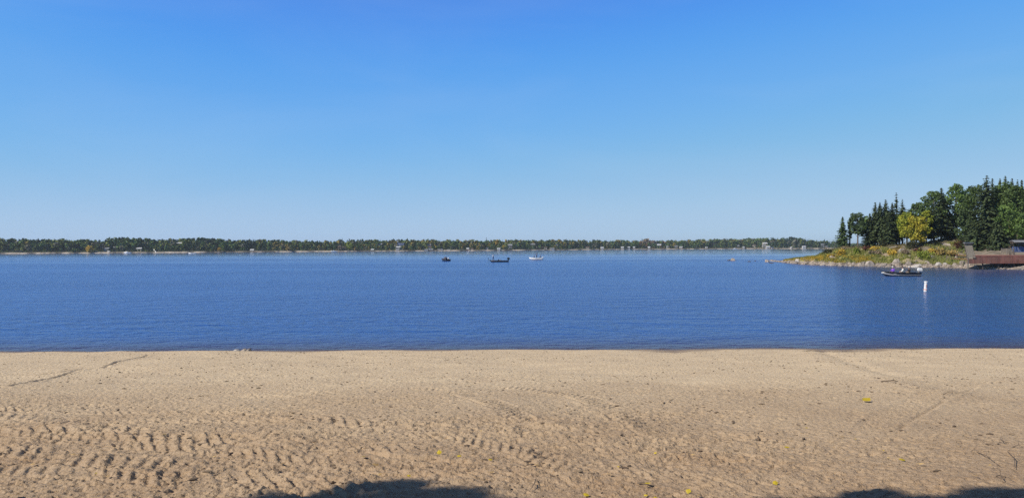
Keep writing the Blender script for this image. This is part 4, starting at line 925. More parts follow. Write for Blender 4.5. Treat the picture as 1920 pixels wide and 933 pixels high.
# ------------------------------------------------------------------ THE DECK
def deck():
    d = pen_d(1860) - 0.9
    zt = at(1860, 479.2, d).z; zb = at(1860, 493.8, d).z
    xl = at(1813, 480, d).x; xl2 = at(1824, 480, d).x; xr = at(1990, 480, d).x; D = 5.0
    o = empty('wooden_deck', ((xl + xr) / 2, d + D / 2, zb)); cx = (xl + xr) / 2; H = zt - zb
    rs = random.Random(4)
    n = 7; bh = H / n
    b = MB()
    for i in range(n):
        left = xl if i < 4 else xl2
        b.box(((left + xr) / 2 - cx, -D / 2 - .04 + rs.uniform(-.006, .006), bh * (i + .5)), (xr - left, .05, bh * .93))
    b.build('fascia', M['deckred'], o)
    b = MB(); k = 26
    for i in range(k): b.box(((xl2 + xr) / 2 - cx, -D / 2 + D * (i + .5) / k, H + .03), (xr - xl2 + .1, D / k * .92, .045))
    b.build('deck_boards', M['decktop'], o)
    b = MB(); b.box(((xl + xl2) / 2 - cx, 0, H * 4 / 7 + .02), (xl2 - xl, D, .045)); b.build('lower_step', M['decktop'], o)
    b = MB(); b.box((0, 0, H * .82), (xr - xl - 2.2, D * .96, .18)); b.build('joist_frame', M['darkwood'], o)
    x = xl + .15; j = 0
    while x < xr:
        b = MB(); dz = 1.5; b.box((x - cx, -D / 2 + (.25 if j else -.02), H * .4 - dz / 2), (.16, .16, H * .8 + dz)); b.build('post', M['wood'] if j == 0 else M['darkwood'], o); x += 2.6; j += 1
    for x in np.arange(xl + 1.1, xr, 2.1):
        b = MB(); b.box((x - cx, -D / 2 - .085, H / 2), (.07, .03, H)); b.build('batten', M['deckred'], o)
    tag(o, 'long raised deck with faded red stained boards at the right edge of the shore', 'deck')
    return d, zt, zb
DD, DZT, DZB = deck()
# slanted board with dark cap at the deck's left end
def slant():
    d = DD - .2; p0, p1 = at(1814, 483, d), at(1829.5, 483, d); q0, q1 = at(1808.5, 457, d + 1.2), at(1822, 457, d + 1.2)
    o = empty('raised_ramp', (p0 + p1) / 2); T = Vector((0, .09, .04)); L = (p0 + p1) / 2
    b = MB()
    for i in range(5):
        u0, u1 = i / 5 + .012, (i + 1) / 5 - .012
        A = [p0.lerp(p1, u0), p0.lerp(p1, u1), q0.lerp(q1, u1), q0.lerp(q1, u0)]
        b.add([a - L for a in A] + [a - L + T for a in A], [(0, 1, 2, 3), (7, 6, 5, 4), (0, 4, 5, 1), (1, 5, 6, 2), (2, 6, 7, 3), (3, 7, 4, 0)])
    b.build('planks', M['wood'], o)
    for s, e in ((p0, q0), (p1, q1)):
        b = MB(); b.tube([s - L + T, e - L + T], .07, 6); b.build('side_rail', M['darkwood'], o)
    b = MB(); c = (q0 + q1) / 2 - L; b.box(c + Vector((0, -.05, .02)), ((q1 - q0).length * 1.1, .35, .26)); b.build('roller_housing', M['darkwood'], o)
    b = MB(); b.box(c + Vector((0, -.05, .20)), ((q1 - q0).length * 1.2, .5, .05)); b.build('cap', M['alu'], o)
    tag(o, 'weathered plank ramp raised on edge at the left end of the red deck', 'ramp')
slant()
def bench():
    d = DD + 2.6; z = DZT + .05; p = at(1889, 475, d); o = empty('wooden_bench', (p.x, d, z)); k = d / F
    b = MB(); [b.box((0, -.12 + .13 * i, .46), (1.7, .11, .04)) for i in range(4)]; b.build('seat', M['wood'], o)
    b = MB(); [b.box((0, .36, .62 + .16 * i), (1.7, .035, .11)) for i in range(4)]; b.build('backrest', M['wood'], o)
    for x in (-.8, .8):
        for y in (-.18, .36):
            b = MB(); b.box((x, y, .23 if y < 0 else .6), (.08, .08, .46 if y < 0 else 1.2)); b.build('leg', M['wood'], o)
        b = MB(); b.box((x, .06, .68), (.1, .55, .04)); b.build('armrest', M['wood'], o)
    tag(o, 'weathered grey slatted wooden bench on the red deck', 'bench')
bench()
def railing():
    d = DD + 2.0; a = at(1884, 470, d); b_ = at(1897, 470, d); z = DZT + .05; o = empty('wooden_railing', ((a.x + b_.x) / 2, d - .5, z)); w = b_.x - a.x
    for x in (-w / 2, w / 2):
        b = MB(); b.box((x, 0, .55), (.12, .12, 1.1)); b.build('post', M['wood'], o)
    for zz in (.35, .68, .98):
        b = MB(); b.box((0, -.08, zz), (w, .04, .1)); b.build('rail', M['wood'], o)
    tag(o, 'short wooden railing with three rails left of the blue swing', 'railing')
railing()
def swing():
    d = DD + 2.6; z = DZT + .05; p = at(1912, 470, d); o = empty('garden_swing', (p.x, d, z)); w = 2.6; hh = 2.35
    for x in (-w / 2, w / 2):
        for y in (-.7, .7):
            b = MB(); b.tube([(x, y, 0), (x, y * .15, hh)], .045, 6); b.build('frame_leg', M['darkwood'], o)
    b = MB(); b.tube([(-w / 2 - .15, 0, hh), (w / 2 + .15, 0, hh)], .05, 6); b.build('top_bar', M['darkwood'], o)
    b = MB(); b.add([(-w / 2, -.75, hh - .2), (w / 2, -.75, hh - .2), (w / 2, .1, hh + .12), (-w / 2, .1, hh + .12), (-w / 2, .8, hh - .1), (w / 2, .8, hh - .1), (-w / 2, -.75, hh - .14), (w / 2, -.75, hh - .14), (w / 2, .1, hh + .18), (-w / 2, .1, hh + .18), (-w / 2, .8, hh - .04), (w / 2, .8, hh - .04)],
        [(1, 0, 3, 2), (2, 3, 4, 5), (6, 7, 8, 9), (9, 8, 11, 10), (0, 1, 7, 6), (5, 4, 10, 11), (0, 6, 9, 3), (3, 9, 10, 4), (1, 2, 8, 7), (2, 5, 11, 8)]); b.build('canopy', M['roof_grey'], o)
    b = MB(); b.box((0, -.1, .55), (w * .82, .6, .12)); b.build('seat_cushion', M['blue_cloth'], o)
    r = Matrix.Rotation(R(-14), 3, 'X'); b = MB(); b.box((-.55, .28, 1.0), (w * .38, .12, .85), r); b.box((.55, .28, 1.0), (w * .38, .12, .85), r); b.build('back_cushion', M['blue_cloth'], o)
    b = MB()
    for x in (-w * .4, w * .4): b.tube([(x, -.1, .6), (x, 0, hh)], .015, 5)
    b.build('hanger', M['black'], o)
    tag(o, 'garden swing with blue cushions and grey canopy at the right end of the deck', 'swing')
swing()

# ------------------------------------------------------------------ PEOPLE
def skin_mesh(name, V, E, rad, m, parent, root=0, sub=1):
    me = bpy.data.meshes.new(name); me.from_pydata([tuple(v) for v in V], E, []); o = bpy.data.objects.new(name, me); COL.objects.link(o)
    md = o.modifiers.new('Skin', 'SKIN'); md.use_smooth_shade = True; sv = me.skin_vertices[0].data
    for i, r in enumerate(rad): sv[i].radius = (r, r); sv[i].use_root = (i == root)
    s = o.modifiers.new('Sub', 'SUBSURF'); s.levels = sub; s.render_levels = sub
    dg = bpy.context.evaluated_depsgraph_get(); dg.update(); nm = bpy.data.meshes.new_from_object(o.evaluated_get(dg)); nm.name = name
    o.modifiers.clear(); o.data = nm; nm.materials.clear(); nm.materials.append(m); bpy.data.meshes.remove(me); o.parent = parent; return o
def person(label, loc, rz, pose, top, bottom, hat=None, turn=0.0):
    o = empty('person', loc, rz); V = []; E = []; Rd = []; ids = {}
    def n(k, p, r, par=None):
        ids[k] = len(V); V.append(Vector(p)); Rd.append(r)
        if par: E.append((ids[par], ids[k]))
    hz = .95 if pose == 'stand' else .13
    n('pel', (0, 0, hz), .13); n('waist', (0.0, 0, hz + .16), .115, 'pel'); n('chest', (.02, 0, hz + .38), .14, 'waist'); n('neck', (.02, 0, hz + .54), .05, 'chest')
    n('jaw', (.045, 0, hz + .61), .07, 'neck'); n('head', (.04, 0, hz + .70), .092, 'jaw'); n('crown', (.03, 0, hz + .77), .07, 'head'); n('nose', (.145, 0, hz + .675), .014, 'head')
    for s in (-1, 1):
        q = 'lr'[s > 0]
        n('ear' + q, (.035, s * .095, hz + .685), .018, 'head')
        n('sh' + q, (.0, s * .19, hz + .46), .058, 'chest')
        el = (.02, s * .25, hz + .2) if pose == 'stand' else (.06, s * .25, hz + .2); wr = (.24, s * .17, hz + .17) if pose != 'reach' else (.3, s * .2, hz + .3)
        n('el' + q, el, .043, 'sh' + q); n('wr' + q, wr, .028, 'el' + q); pw = Vector(wr) + Vector((.07, 0, -.01)); n('pa' + q, pw, .034, 'wr' + q)
        for f, (dy, ln) in enumerate([(-.033, .075), (-.011, .085), (.011, .08), (.033, .062)]):
            n('f%d' % f + q, pw + Vector((.04, dy, -.01)), .011, 'pa' + q); n('g%d' % f + q, pw + Vector((.04 + ln * .5, dy, -.03)), .009, 'f%d' % f + q); n('h%d' % f + q, pw + Vector((.03 + ln * .5, dy, -.03 - ln * .4)), .008, 'g%d' % f + q)
        n('t0' + q, pw + Vector((.01, -s * .035, .02)), .012, 'pa' + q); n('t1' + q, pw + Vector((.05, -s * .04, .02)), .009, 't0' + q)
        if pose == 'stand':
            n('hip' + q, (0, s * .1, .88), .095, 'pel'); n('kn' + q, (.04 + s * .1, s * .13, .5), .062, 'hip' + q); n('an' + q, (-.02 + s * .12, s * .14, .08), .042, 'kn' + q); n('to' + q, (.15 + s * .12, s * .16, .04), .036, 'an' + q)
        else:
            n('hip' + q, (.05, s * .1, .11), .09, 'pel'); n('kn' + q, (.46, s * .13, .13), .062, 'hip' + q); n('an' + q, (.44, s * .13, -.32), .042, 'kn' + q); n('to' + q, (.60, s * .15, -.36), .036, 'an' + q)
    RB = [r * (.72 if k in ('pel', 'waist', 'chest', 'shl', 'shr', 'ell', 'elr', 'hipl', 'hipr', 'knl', 'knr') else 1) for k, r in zip(ids, Rd)]
    skin_mesh('body', V, E, RB, M['skin'], o)
    def cloth(name, keys, grow, m, ext=None):
        idm = {k: i for i, k in enumerate(keys)}; ed = [(idm[a], idm[b]) for a, b in ((ka, kb) for ka in keys for kb in keys) if (ids[a], ids[b]) in E]
        skin_mesh(name, [V[ids[k]] for k in keys], ed, [Rd[ids[k]] + grow for k in keys], m, o)
    cloth('shirt', ['pel', 'waist', 'chest', 'shl', 'ell', 'wrl', 'shr', 'elr', 'wrr'], .024, M[top])
    cloth('trousers', ['pel', 'waist', 'hipl', 'knl', 'anl', 'hipr', 'knr', 'anr'], .018, M[bottom])
    hv = MB(); c = V[ids['crown']]
    hm = M[hat] if hat else M['hair']
    prof = [(.0, .12), (.055, .105), (.095, .06), (.108, .0), (.104, -.04)]
    n_ = 12; VV = []; FF = []
    for r_, z_ in prof:
        for k in range(n_): a = 6.283 * k / n_; VV.append(c + Vector((r_ * math.cos(a) - .005, r_ * math.sin(a), z_ - .03)))
    for i in range(len(prof) - 1):
        for k in range(n_): FF.append((i * n_ + k, i * n_ + (k + 1) % n_, (i + 1) * n_ + (k + 1) % n_, (i + 1) * n_ + k))
    hv.add(VV, FF)
    if hat: hv.box(c + Vector((.13, 0, -.035)), (.11, .15, .012))
    hv.build('hat' if hat else 'hair', hm, o, True)
    for s in (-1, 1):
        b = MB(); b.tube([V[ids['head']] + Vector((.082, s * .034, .012)), V[ids['head']] + Vector((.096, s * .034, .012))], .011, 6); b.build('eye', M['eye'], o)
    tag(o, label, 'person'); return o

# ------------------------------------------------------------------ BOATS
def hull(L, B, fb, hm, sm, parent, bow=.28, sheer=.22, deckm=None, stripe=True, deck_to=.2, stripem=None):
    """bow at -X. fb: freeboard amidships"""
    n = 22; out = []; inn = []
    def sec(t):
        w = B / 2 * (min(1, t / .45) ** .55 if t < .45 else 1 - .10 * ((t - .45) / .55) ** 2); g = fb + sheer * max(0, 1 - t / .55) ** 1.6
        kl = -.22 + (.22 + fb * .55) * max(0, 1 - t / bow) ** 2.2; return max(w, .02), g, kl
    V = []; Fc = []; per = 9
    for i in range(n + 1):
        t = i / n; w, g, kl = sec(t); x = -L / 2 + L * t - (.0 if i else .0)
        ch = kl + (g - kl) * .38; cw = w * .82
        pts = [(0, kl), (cw * .55, kl + (ch - kl) * .42), (cw, ch), (w, g), (w - .05, g + .005), (w - .07, g - .05), (max(cw - .1, .0), min(ch + .08, g - .08)), (0, min(kl + .14, g - .1))]
        rake = lambda z: -(z - kl) * .45 * max(0, 1 - t / .3) ** 1.5
        for y, z in pts: V.append((x + rake(z), y, z))
        for y, z in pts[::-1][1:-1]: V.append((x + rake(z), -y, z))
    m = 14
    for i in range(n):
        for k in range(m): a, b = i * m + k, i * m + (k + 1) % m; Fc.append((a, b, b + m, a + m))
    Fc.append(tuple(range(n * m, n * m + m)))
    # transom wall
    mesh_obj('hull', V, Fc, hm, parent, True)
    b = MB(); w, g, kl = sec(1.0); b.box((L / 2 - .03, 0, (g + kl) / 2), (.06, 2 * w * .86, (g - kl) * .96)); b.build('transom', hm, parent)
    for s in (-1, 1):
        b = MB(); b.tube([(-L / 2 + L * i / n - (sec(i / n)[1] - sec(i / n)[2]) * .45 * max(0, 1 - i / n / .3) ** 1.5, s * (sec(i / n)[0] - .01), sec(i / n)[1] + .01) for i in range(n + 1)], .035, 6); b.build('gunwale', sm, parent)
        if stripe:
            b = MB(); P = []
            for i in range(n + 1):
                t = i / n; w, g, kl = sec(t); ch = kl + (g - kl) * .38; u = .28; zz = ch + (g - ch) * u - .02; P.append((-L / 2 + L * t - (zz - kl) * .45 * max(0, 1 - t / .3) ** 1.5, s * (w * .82 + w * .18 * u + .012), zz))
            b.tube(P, [.02 + .05 * max(0, 1 - i / n * 2.4) for i in range(n + 1)], 6); b.build('stripe', stripem or sm, parent)
    if deckm:
        b = MB(); k = int(n * deck_to); Vd = []
        for i in range(k + 1):
            t = i / n; w, g, kl = sec(t); x = -L / 2 + L * t - (g - kl) * .45 * max(0, 1 - t / .3) ** 1.5
            Vd += [(x, -w + .04, g - .02), (x, w - .04, g - .02), (x, -w + .04, g - .06), (x, w - .04, g - .06)]
        Fd = []
        for i in range(k): a = i * 4; Fd += [(a, a + 4, a + 5, a + 1), (a + 2, a + 3, a + 7, a + 6), (a, a + 2, a + 6, a + 4), (a + 1, a + 5, a + 7, a + 3)]
        Fd.append((k * 4, k * 4 + 2, k * 4 + 3, k * 4 + 1)); b.add(Vd, Fd); b.build('foredeck', deckm, parent)
    return sec
def outboard(parent, x, z, m, cm, s=1.0):
    b = MB(); b.box((x + .10, 0, z - .32 * s), (.16, .12, .8 * s)); b.box((x + .16, 0, z - .70 * s), (.34, .08, .12)); b.box((x - .02, 0, z - .05), (.14, .22, .26)); mo = b.build('outboard_motor', m, parent)
    b = MB(); b.box((x + .12, 0, z + .14 * s), (.46 * s, .32 * s, .22 * s)); b.box((x + .12, 0, z + .31 * s), (.46 * s, .32 * s, .14 * s), None, .72); b.build('cowling', cm, mo)
    b = MB(); b.tube([(x + .36, 0, z - .70 * s), (x + .42, 0, z - .70 * s)], [.10, .03], 8); b.build('propeller', M['black'], mo)
    b = MB(); b.tube([(x - .05, 0, z + .05), (x - .55, .05, z + .1)], .02, 6); b.build('tiller', M['black'], mo)
def seats(parent, xs, B, z, m):
    for x in xs: b = MB(); b.box((x, 0, z), (.28, B * .86, .05)); b.build('bench_seat', m, parent)

# boat A: dark aluminium boat near the point, three people
pA = on_water(1689, 517); LA = 66 * pA.y / F
A = empty('fishing_boat', (pA.x, pA.y, 0), R(-3)); hull(LA, 1.75, .42, M['navy'], M['navy'], A, stripem=M['alu'], deckm=M['alu'], deck_to=.16); seats(A, [-1.0, .3, 1.3], 1.6, .28, M['alu']); outboard(A, LA / 2, .62, M['grey'], M['white'], 1.15)
tag(A, 'dark open aluminium boat with pale stripe carrying three people beside the point', 'boat')
def aboard(boat, x, y, z): return boat.matrix_world @ Vector((x, y, z)) if False else Vector(boat.location) + Matrix.Rotation(boat.rotation_euler.z, 3, 'Z') @ Vector((x, y, z))
def x_of(boat, px): return at(px, 500, boat.location.y).x - boat.location.x
person('person in a purple top sitting in the bow, turned away', aboard(A, x_of(A, 1674.5), 0, .30), R(200), 'sit', 'purple', 'denim', 'cloth_white')
person('person in a cream top and dark vest sitting amidships', aboard(A, x_of(A, 1692.5), 0, .30), R(160), 'sit', 'cloth_white', 'khaki')
person('person in a black shirt and white cap sitting near the outboard', aboard(A, x_of(A, 1704.5), 0, .30), R(180), 'sit', 'cloth_black', 'khaki', 'cloth_white')

# boat B: low dark bass boat with standing angler
pB = on_water(936, 491); LB = 33 * pB.y / F
Bt = empty('bass_boat', (pB.x, pB.y, 0), R(0)); hull(LB, 1.9, .36, M['navy'], M['navy'], Bt, sheer=.12, deckm=M['grey'], stripe=False, deck_to=.42); outboard(Bt, LB / 2 + .02, .62, M['black'], M['black'], 1.5)
b = MB(); b.box((-.2, .3, .55), (.35, .6, .35), None, .7); b.build('console', M['navy'], Bt)
b = MB(); b.box((.2, 0, .48), (.5, 1.3, .1)); b.box((.42, 0, .68), (.1, 1.3, .35)); b.build('seat', M['grey'], Bt)
tm = MB(); tm.tube([(-LB / 2 + .1, 0, .5), (-LB / 2 - .55, 0, .62)], .03, 6); tm.tube([(-LB / 2 - .5, 0, .95), (-LB / 2 - .45, 0, -.4)], .03, 6); tmo = tm.build('trolling_motor', M['black'], Bt)
tm = MB(); tm.box((-LB / 2 - .5, 0, .98), (.3, .12, .12)); tm.build('motor_head', M['black'], tmo)
tag(Bt, 'long low dark bass boat with a trolling motor on its bow', 'boat')
ang = person('person standing on the bow deck in white shirt and dark trousers, fishing', aboard(Bt, x_of(Bt, 925), 0, .40), R(175), 'stand', 'cloth_white', 'denim', 'cloth_navy')
b = MB(); b.tube([(0, 0, 0), (1.0, 0, .35), (2.0, 0, .75)], [.014, .009, .004], 5); rod = b.build('fishing_rod', M['black']); rod.location = ang.location + Matrix.Rotation(R(175), 3, 'Z') @ Vector((.3, 0, 1.13)); rod.rotation_euler = (0, 0, R(190)); tag(rod, 'thin fishing rod held by the standing person', 'fishing rod')

# boat C: white runabout
pC = on_water(1005, 486.8); LC = 24 * pC.y / F
Ct = empty('motorboat', (pC.x, pC.y, 0), R(4)); hull(LC, 1.8, .55, M['hullwhite'], M['white'], Ct, deckm=M['hullwhite'], deck_to=.36, stripe=False); outboard(Ct, LC / 2, .6, M['white'], M['white'], .9)
b = MB(); r = Matrix.Rotation(R(35), 3, 'Y')
b.box((-.55, 0, .88), (.03, 1.3, .34), r); b.build('windscreen', M['glass'], Ct); seats(Ct, [.2, 1.1], 1.6, .38, M['white'])
b = MB(); b.box((.3, 0, .08), (LC * .8, 1.84, .10)); b.build('dark_waterline', M['grey'], Ct)
tag(Ct, 'small white motorboat under way with three people aboard', 'boat')
person('dark clothed person at the wheel of the white motorboat', aboard(Ct, x_of(Ct, 1002), .3, .48), R(184), 'sit', 'cloth_navy', 'denim')
person('person standing up in the middle of the white motorboat', aboard(Ct, x_of(Ct, 1006.3), -.2, .08), R(184), 'stand', 'cloth_black', 'denim')
person('dark clothed person at the stern of the white motorboat', aboard(Ct, x_of(Ct, 1013.3), 0, .48), R(184), 'sit', 'cloth_black', 'denim')

# boat D: dark boat seen from the stern quarter
pD = on_water(835, 489); Dt = empty('fishing_boat', (pD.x, pD.y, 0), R(118)); LD = 4.4
hull(LD, 1.8, .50, M['navy'], M['navy'], Dt, stripe=False, deckm=M['grey'], deck_to=.2); seats(Dt, [-.9, .2, 1.2], 1.6, .30, M['grey']); outboard(Dt, LD / 2, .62, M['black'], M['white'], 1.0)
Dt.rotation_euler.z = R(-62)
tag(Dt, 'short dark fishing boat seen from its stern quarter with a white outboard', 'boat')
person('person in navy at the left of the dark stern-on boat', aboard(Dt, 1.2, -.15, .32), R(118), 'sit', 'cloth_navy', 'denim', 'cloth_navy')
person('person in tan top in the middle of the dark stern-on boat', aboard(Dt, .2, -.2, .32), R(118), 'sit', 'cloth_tan', 'denim')
person('person in dark top at the right of the dark stern-on boat', aboard(Dt, -.9, .35, .32), R(118), 'sit', 'cloth_black', 'khaki')

# motorboat far away at the left shore
pE = on_water(360, 475.6); Et = empty('speedboat', (pE.x, pE.y, 0), R(0)); hull(4.8, 1.8, .55, M['hullwhite'], M['white'], Et, deckm=M['hullwhite'], stripe=False); outboard(Et, 2.4, .6, M['white'], M['white'])
tag(Et, 'tiny white speedboat far away before the left shore', 'boat')
# boats parked at the far left beach
for i, (px, lab) in enumerate([(240, 'white boat pulled up at the left of the far sandy slope'), (1378, 'white boat moored at the right hand far shore above the pale rock'), (627, 'small white boat moored in front of the tan orange trees')]):
    p = on_water(px, float(np.interp(px, [q[0] for q in shore_px], [q[1] for q in shore_px])) + .5); o = empty('moored_boat', (p.x, p.y - 1, 0), R(8 * i)); hull(5.5, 2.0, .8, M['hullwhite'], M['white'], o, deckm=M['hullwhite'], stripe=False)
    b = MB(); b.box((-.4, 0, 1.15), (1.4, 1.3, .7), None, .8); b.build('cabin', M['white'], o); tag(o, lab, 'boat', 'boats moored at the far shore')

# ------------------------------------------------------------------ BUOY
def buoy():
    p = on_water(1735, 546); k = p.y / F; r = 3.0 * k; h = 19 * k; o = empty('marker_buoy', (p.x, p.y, -.05)); o.rotation_euler = (R(2), R(3), 0)
    def lathe(prof, nm, m, par=o, n=24):
        V = []; Fc = []
        for rr, z in prof:
            for i in range(n): a = 6.283185 * i / n; V.append((rr * math.cos(a), rr * math.sin(a), z))
        for j in range(len(prof) - 1):
            for i in range(n): Fc.append((j * n + i, j * n + (i + 1) % n, (j + 1) * n + (i + 1) % n, (j + 1) * n + i))
        Fc.append(tuple(range(n))[::-1]); Fc.append(tuple((len(prof) - 1) * n + i for i in range(n))); return mesh_obj(nm, V, Fc, m, par)
    H = h + .05
    lathe([(r * 1.0, -.5), (r * 1.0, H * .30), (r * .92, H * .32), (r * .92, H * .86), (r * .98, H * .88), (r * 1.12, H * .90), (r * 1.12, H * .985), (r * 1.05, H)], 'float', M['white'])
    lathe([(r * .3, H), (r * .3, H + .02), (r * .12, H + .05)], 'lifting_eye', M['grey'])
    lathe([(r * 1.015, H * .20), (r * 1.015, H * .27)], 'lower_band', M['orange'])
    # orange ring on the side facing the beach and lettering bars
    n = 28; V = []; Fc = []
    for i in range(n):
        a = 6.283185 * i / n
        for q, rad in ((0, .105), (1, .068)):
            x = math.cos(a) * rad * .9 + .035; z = H * .56 + math.sin(a) * rad * 1.25; V.append((x, -math.sqrt(max((r * .93) ** 2 - x * x, 0)) - .004, z))
    for i in range(n): a = i * 2; b = ((i + 1) % n) * 2; Fc.append((a, b, b + 1, a + 1))
    mesh_obj('symbol', V, Fc, M['orange'], o)
    tag(o, 'white cylindrical marker buoy with an orange symbol floating near the beach', 'buoy')
buoy()

# ------------------------------------------------------------------ LEAVES, TWIGS AND BITS ON THE SAND
def leaf_mesh(seed, L):
    rs = np.random.RandomState(seed); out = [(0, 0), (.18, .30), (.40, .44), (.66, .40), (.86, .22), (1.0, 0), (.86, -.20), (.62, -.42), (.38, -.45), (.16, -.28)]
    V = [(0.5 * L, 0, .012)]; Fc = []
    for x, y in out: V.append((x * L, y * L * rs.uniform(.8, 1.15), .006 + .05 * L * rs.uniform(0, 1) * abs(y) * 3 + .10 * L * (x - .5) ** 2 * 4 * rs.uniform(.3, 1.2)))
    for i in range(len(out)): Fc.append((0, 1 + i, 1 + (i + 1) % len(out)))
    return V, Fc
def leaf(label, px, py, wpx, m='leaf', tilt=.0):
    p = on_sand(px, py); L = wpx * p.y / F * .9; o = empty('fallen_leaf', (p.x, p.y, sand_z(p.x, p.y) + .012)); s = int(px + py)
    V, Fc = leaf_mesh(s, L); mesh_obj('blade', V, Fc, M[m], o); b = MB(); b.tube([(0, 0, .006), (-.35 * L, .05 * L, .01)], .0018, 4); b.build('stalk', M['leaf_tan'], o)
    rr = random.Random(s); o.rotation_euler = (rr.uniform(-.3, .3) + tilt, rr.uniform(-.25, .25), rr.uniform(-.7, .7)); tag(o, label, 'leaf', 'fallen leaves on the beach'); return o
for a in [('large upright yellow leaf near the middle bottom of the sand', 819, 853, 11, 'leaf', .9), ('yellow leaf right of the large upright one', 857, 858, 10, 'leaf', .3), ('orange yellow leaf left of the trampled patch', 916, 863, 10), ('pale leaf on the trampled patch', 1004, 867, 9, 'leaf_tan'),
    ('yellow maple like leaf alone on the right hand sand', 1618, 757, 20, 'leaf', .3), ('yellow leaf above the lower right shade', 1470, 834, 12), ('bright yellow leaf standing up above the right shade', 1448, 901, 12, 'leaf', .6), ('bright leaf at the bottom left of the right shade', 1286, 915, 12, 'leaf', .6),
    ('yellow leaf at the bottom near centre right', 1093, 918, 14, 'leaf', .2), ('yellow curled leaf right of the bottom centre', 1208, 903, 14), ('yellow leaf below the curled one', 1207, 921, 9, 'leaf', .5), ('orange leaf at the lower edge right of centre', 1224, 926, 10), ('tan leaf under the bright leaf at the bottom', 1307, 923, 10, 'leaf_tan'),
    ('yellow leaf at the bottom edge cut by the frame', 1478, 931, 12), ('leaf at the far left bottom corner, pale yellow', 22, 930, 22, 'leaf_tan'), ('yellow leaf in the left tread marks', 306, 822, 9), ('pale yellow leaf below the left tread marks', 133, 851, 10, 'leaf_tan'), ('tan leaf near the left edge', 57, 874, 10, 'leaf_tan'), ('small yellow leaf beside the lowest left tread', 178, 895, 6),
    ('pale leaf right of the small yellow one', 198, 899, 9, 'leaf_tan'), ('tan leaf between the tread marks left of centre', 399, 857, 10, 'leaf_tan'), ('white tan leaf right of the left tread marks', 527, 870, 11, 'leaf_tan'), ('small pale leaf above it', 466, 856, 5, 'leaf_tan'), ('yellowish leaf left of the middle groove', 677, 862, 11), ('yellow leaf above the left shade', 697, 876, 15, 'leaf_tan', .1), ('tiny yellow leaf at the top of the left shade', 763, 890, 9), ('pale leaf in a row above the left shade', 680, 886, 9, 'leaf_tan'), ('last pale leaf of the row above the left shade', 708, 887, 10, 'leaf_tan'), ('pale yellow leaf right above the left shade tip', 918, 885, 11, 'leaf_tan'), ('cream leaf right of the left shade tip', 870, 881, 12, 'leaf_tan'),
    ('pale leaf among trampled sand right of centre', 1140, 888, 10, 'leaf_tan'), ('yellow leaf near the trampled sand edge', 1157, 875, 6), ('small yellow leaf on the right middle sand', 1226, 852, 7), ('tan leaf in the sand left of the right track', 1296, 856, 8, 'leaf_tan'), ('tan leaf near the right track', 1510, 803, 5), ('yellow speck leaf right of the right track', 1655, 847, 6), ('orange leaf right above the right shade', 1687, 864, 14), ('yellow leaf right beside the orange one', 1664, 860, 7, 'leaf_tan'), ('tan leaf at the right near the twigs', 1722, 874, 12, 'leaf_tan'), ('orange leaf below the twigs at right', 1855, 880, 8, 'leaf_tan'), ('orange leaf at the shade top on the right', 1826, 900, 9, 'leaf_tan'), ('pale leaf above the right hand track', 1602, 824, 5), ('pale leaf left of the right track', 1576, 819, 8, 'leaf_tan'), ('small leaf near the left middle of the sand', 900, 813, 6, 'leaf_tan')]: leaf(*a)
def twig(label, pts, r=.0035, lift=.02):
    P = [on_sand(*p) for p in pts]; o = empty('twig', (P[0].x, P[0].y, sand_z(P[0].x, P[0].y))); L = Vector(o.location)
    Q_ = [Vector((p.x, p.y, sand_z(p.x, p.y) + .008 + lift * math.sin(math.pi * i / max(1, len(P) - 1)))) - L for i, p in enumerate(P)]
    b = MB(); b.tube(Q_, [r, *([r * .8] * (len(Q_) - 2)), r * .4], 5); b.build('stem', M['twig'], o)
    b = MB(); mid = Q_[len(Q_) // 2]; b.tube([mid, mid + Vector((.03, .05, .02)), mid + Vector((.04, .11, .01))], [r * .6, r * .4, r * .2], 4); b.build('side_shoot', M['twig'], o); tag(o, label, 'twig', 'twigs lying on the beach')
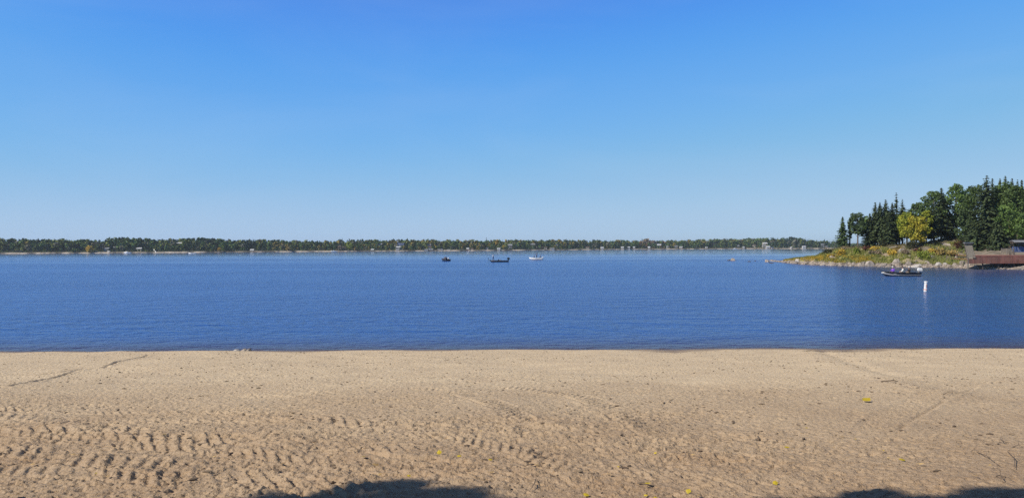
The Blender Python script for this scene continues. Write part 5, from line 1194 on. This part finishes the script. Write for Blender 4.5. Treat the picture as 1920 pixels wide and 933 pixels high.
for a in [('long thin twig at the lower right pointing down right', [(1832, 848), (1850, 862), (1878, 880)]), ('curved twig near the right edge', [(1890, 851), (1902, 868), (1903, 884)], .0045), ('small forked twig above the curved one', [(1876, 826), (1880, 834), (1892, 834)]), ('short upright twig right of the left shade', [(1005, 895), (1001, 905), (994, 910)]), ('stick lying on the upper right sand', [(1652, 722), (1675, 722), (1684, 722)], .012), ('thin stick at the waterline toward the right', [(1490, 657), (1520, 656), (1545, 656)], .012), ('thin stick at the water edge middle right', [(1560, 657), (1580, 658), (1605, 657)], .012), ('twig by the groove in the upper right sand', [(1768, 745), (1780, 742), (1792, 738)]), ('twig between leaves in the lower right', [(1868, 898), (1876, 903), (1884, 908)]), ('twig lying at the left end of the shade', [(640, 820), (650, 826), (656, 832)]), ('twig at the right edge of the sand', [(1898, 843), (1910, 843), (1919, 844)])]: twig(*a)
# loose dark crumbs: bark, clods and grit, uncountable
rs = np.random.RandomState(8); DV = []; DF = []; k = 0
base = rock_mesh('tmp', 3, 1, 1, 1, M['rock'], sub=1); bv = np.array([v.co for v in base.vertices]); bf = np.array([p.vertices[:] for p in base.polygons]); bpy.data.meshes.remove(base)
XY = []
while len(XY) < 4200:
    d = 5 + 24.5 * rs.rand() ** .8; x = rs.uniform(-.72, .72) * d
    if vnoise(np.array([x * .5 + 3]), np.array([d * .5]))[0] * .8 + rs.rand() * .5 > .55: XY.append((x, d))
XY = np.array(XY); ZZ = (sand_base(XY[:, 1]) + sand_height(XY[:, 0].copy(), XY[:, 1].copy()))
for (x, y), z in zip(XY, ZZ):
    s = .006 + .016 * rs.rand() ** 3; el = rs.uniform(1, 3.2); a = rs.rand() * 3.14; c_, s_ = math.cos(a), math.sin(a); q = bv * np.array([s * el, s, s * .7])
    DV.append(np.stack([q[:, 0] * c_ - q[:, 1] * s_ + x, q[:, 0] * s_ + q[:, 1] * c_ + y, q[:, 2] + z + s * .3], 1)); DF.append(bf + k * len(bv)); k += 1
deb = fast_mesh('beach_debris', np.concatenate(DV), np.concatenate(DF), mat('bark_crumbs', (.26, .19, .12), (.06, .04, .03), .9, 7, coord='World')); tag(deb, 'loose dark crumbs of bark, clods and grit strewn over the sand', 'debris', kind='stuff')

# ------------------------------------------------------------------ HAZE
HAZE = 0.00014
if HAZE:
    b = MB(); b.box((0, 2900, 11), (18000, 7000, 26)); hz = b.build('haze', None); m = bpy.data.materials.new('haze'); m.use_nodes = True; t = m.node_tree; t.nodes.clear()
    pv = t.nodes.new('ShaderNodeVolumePrincipled'); pv.inputs['Density'].default_value = HAZE; pv.inputs['Color'].default_value = (.75, .86, 1.0, 1); pv.inputs['Anisotropy'].default_value = .2
    ou = t.nodes.new('ShaderNodeOutputMaterial'); t.links.new(pv.outputs[0], ou.inputs['Volume']); hz.data.materials.append(m); tag(hz, kind='stuff')
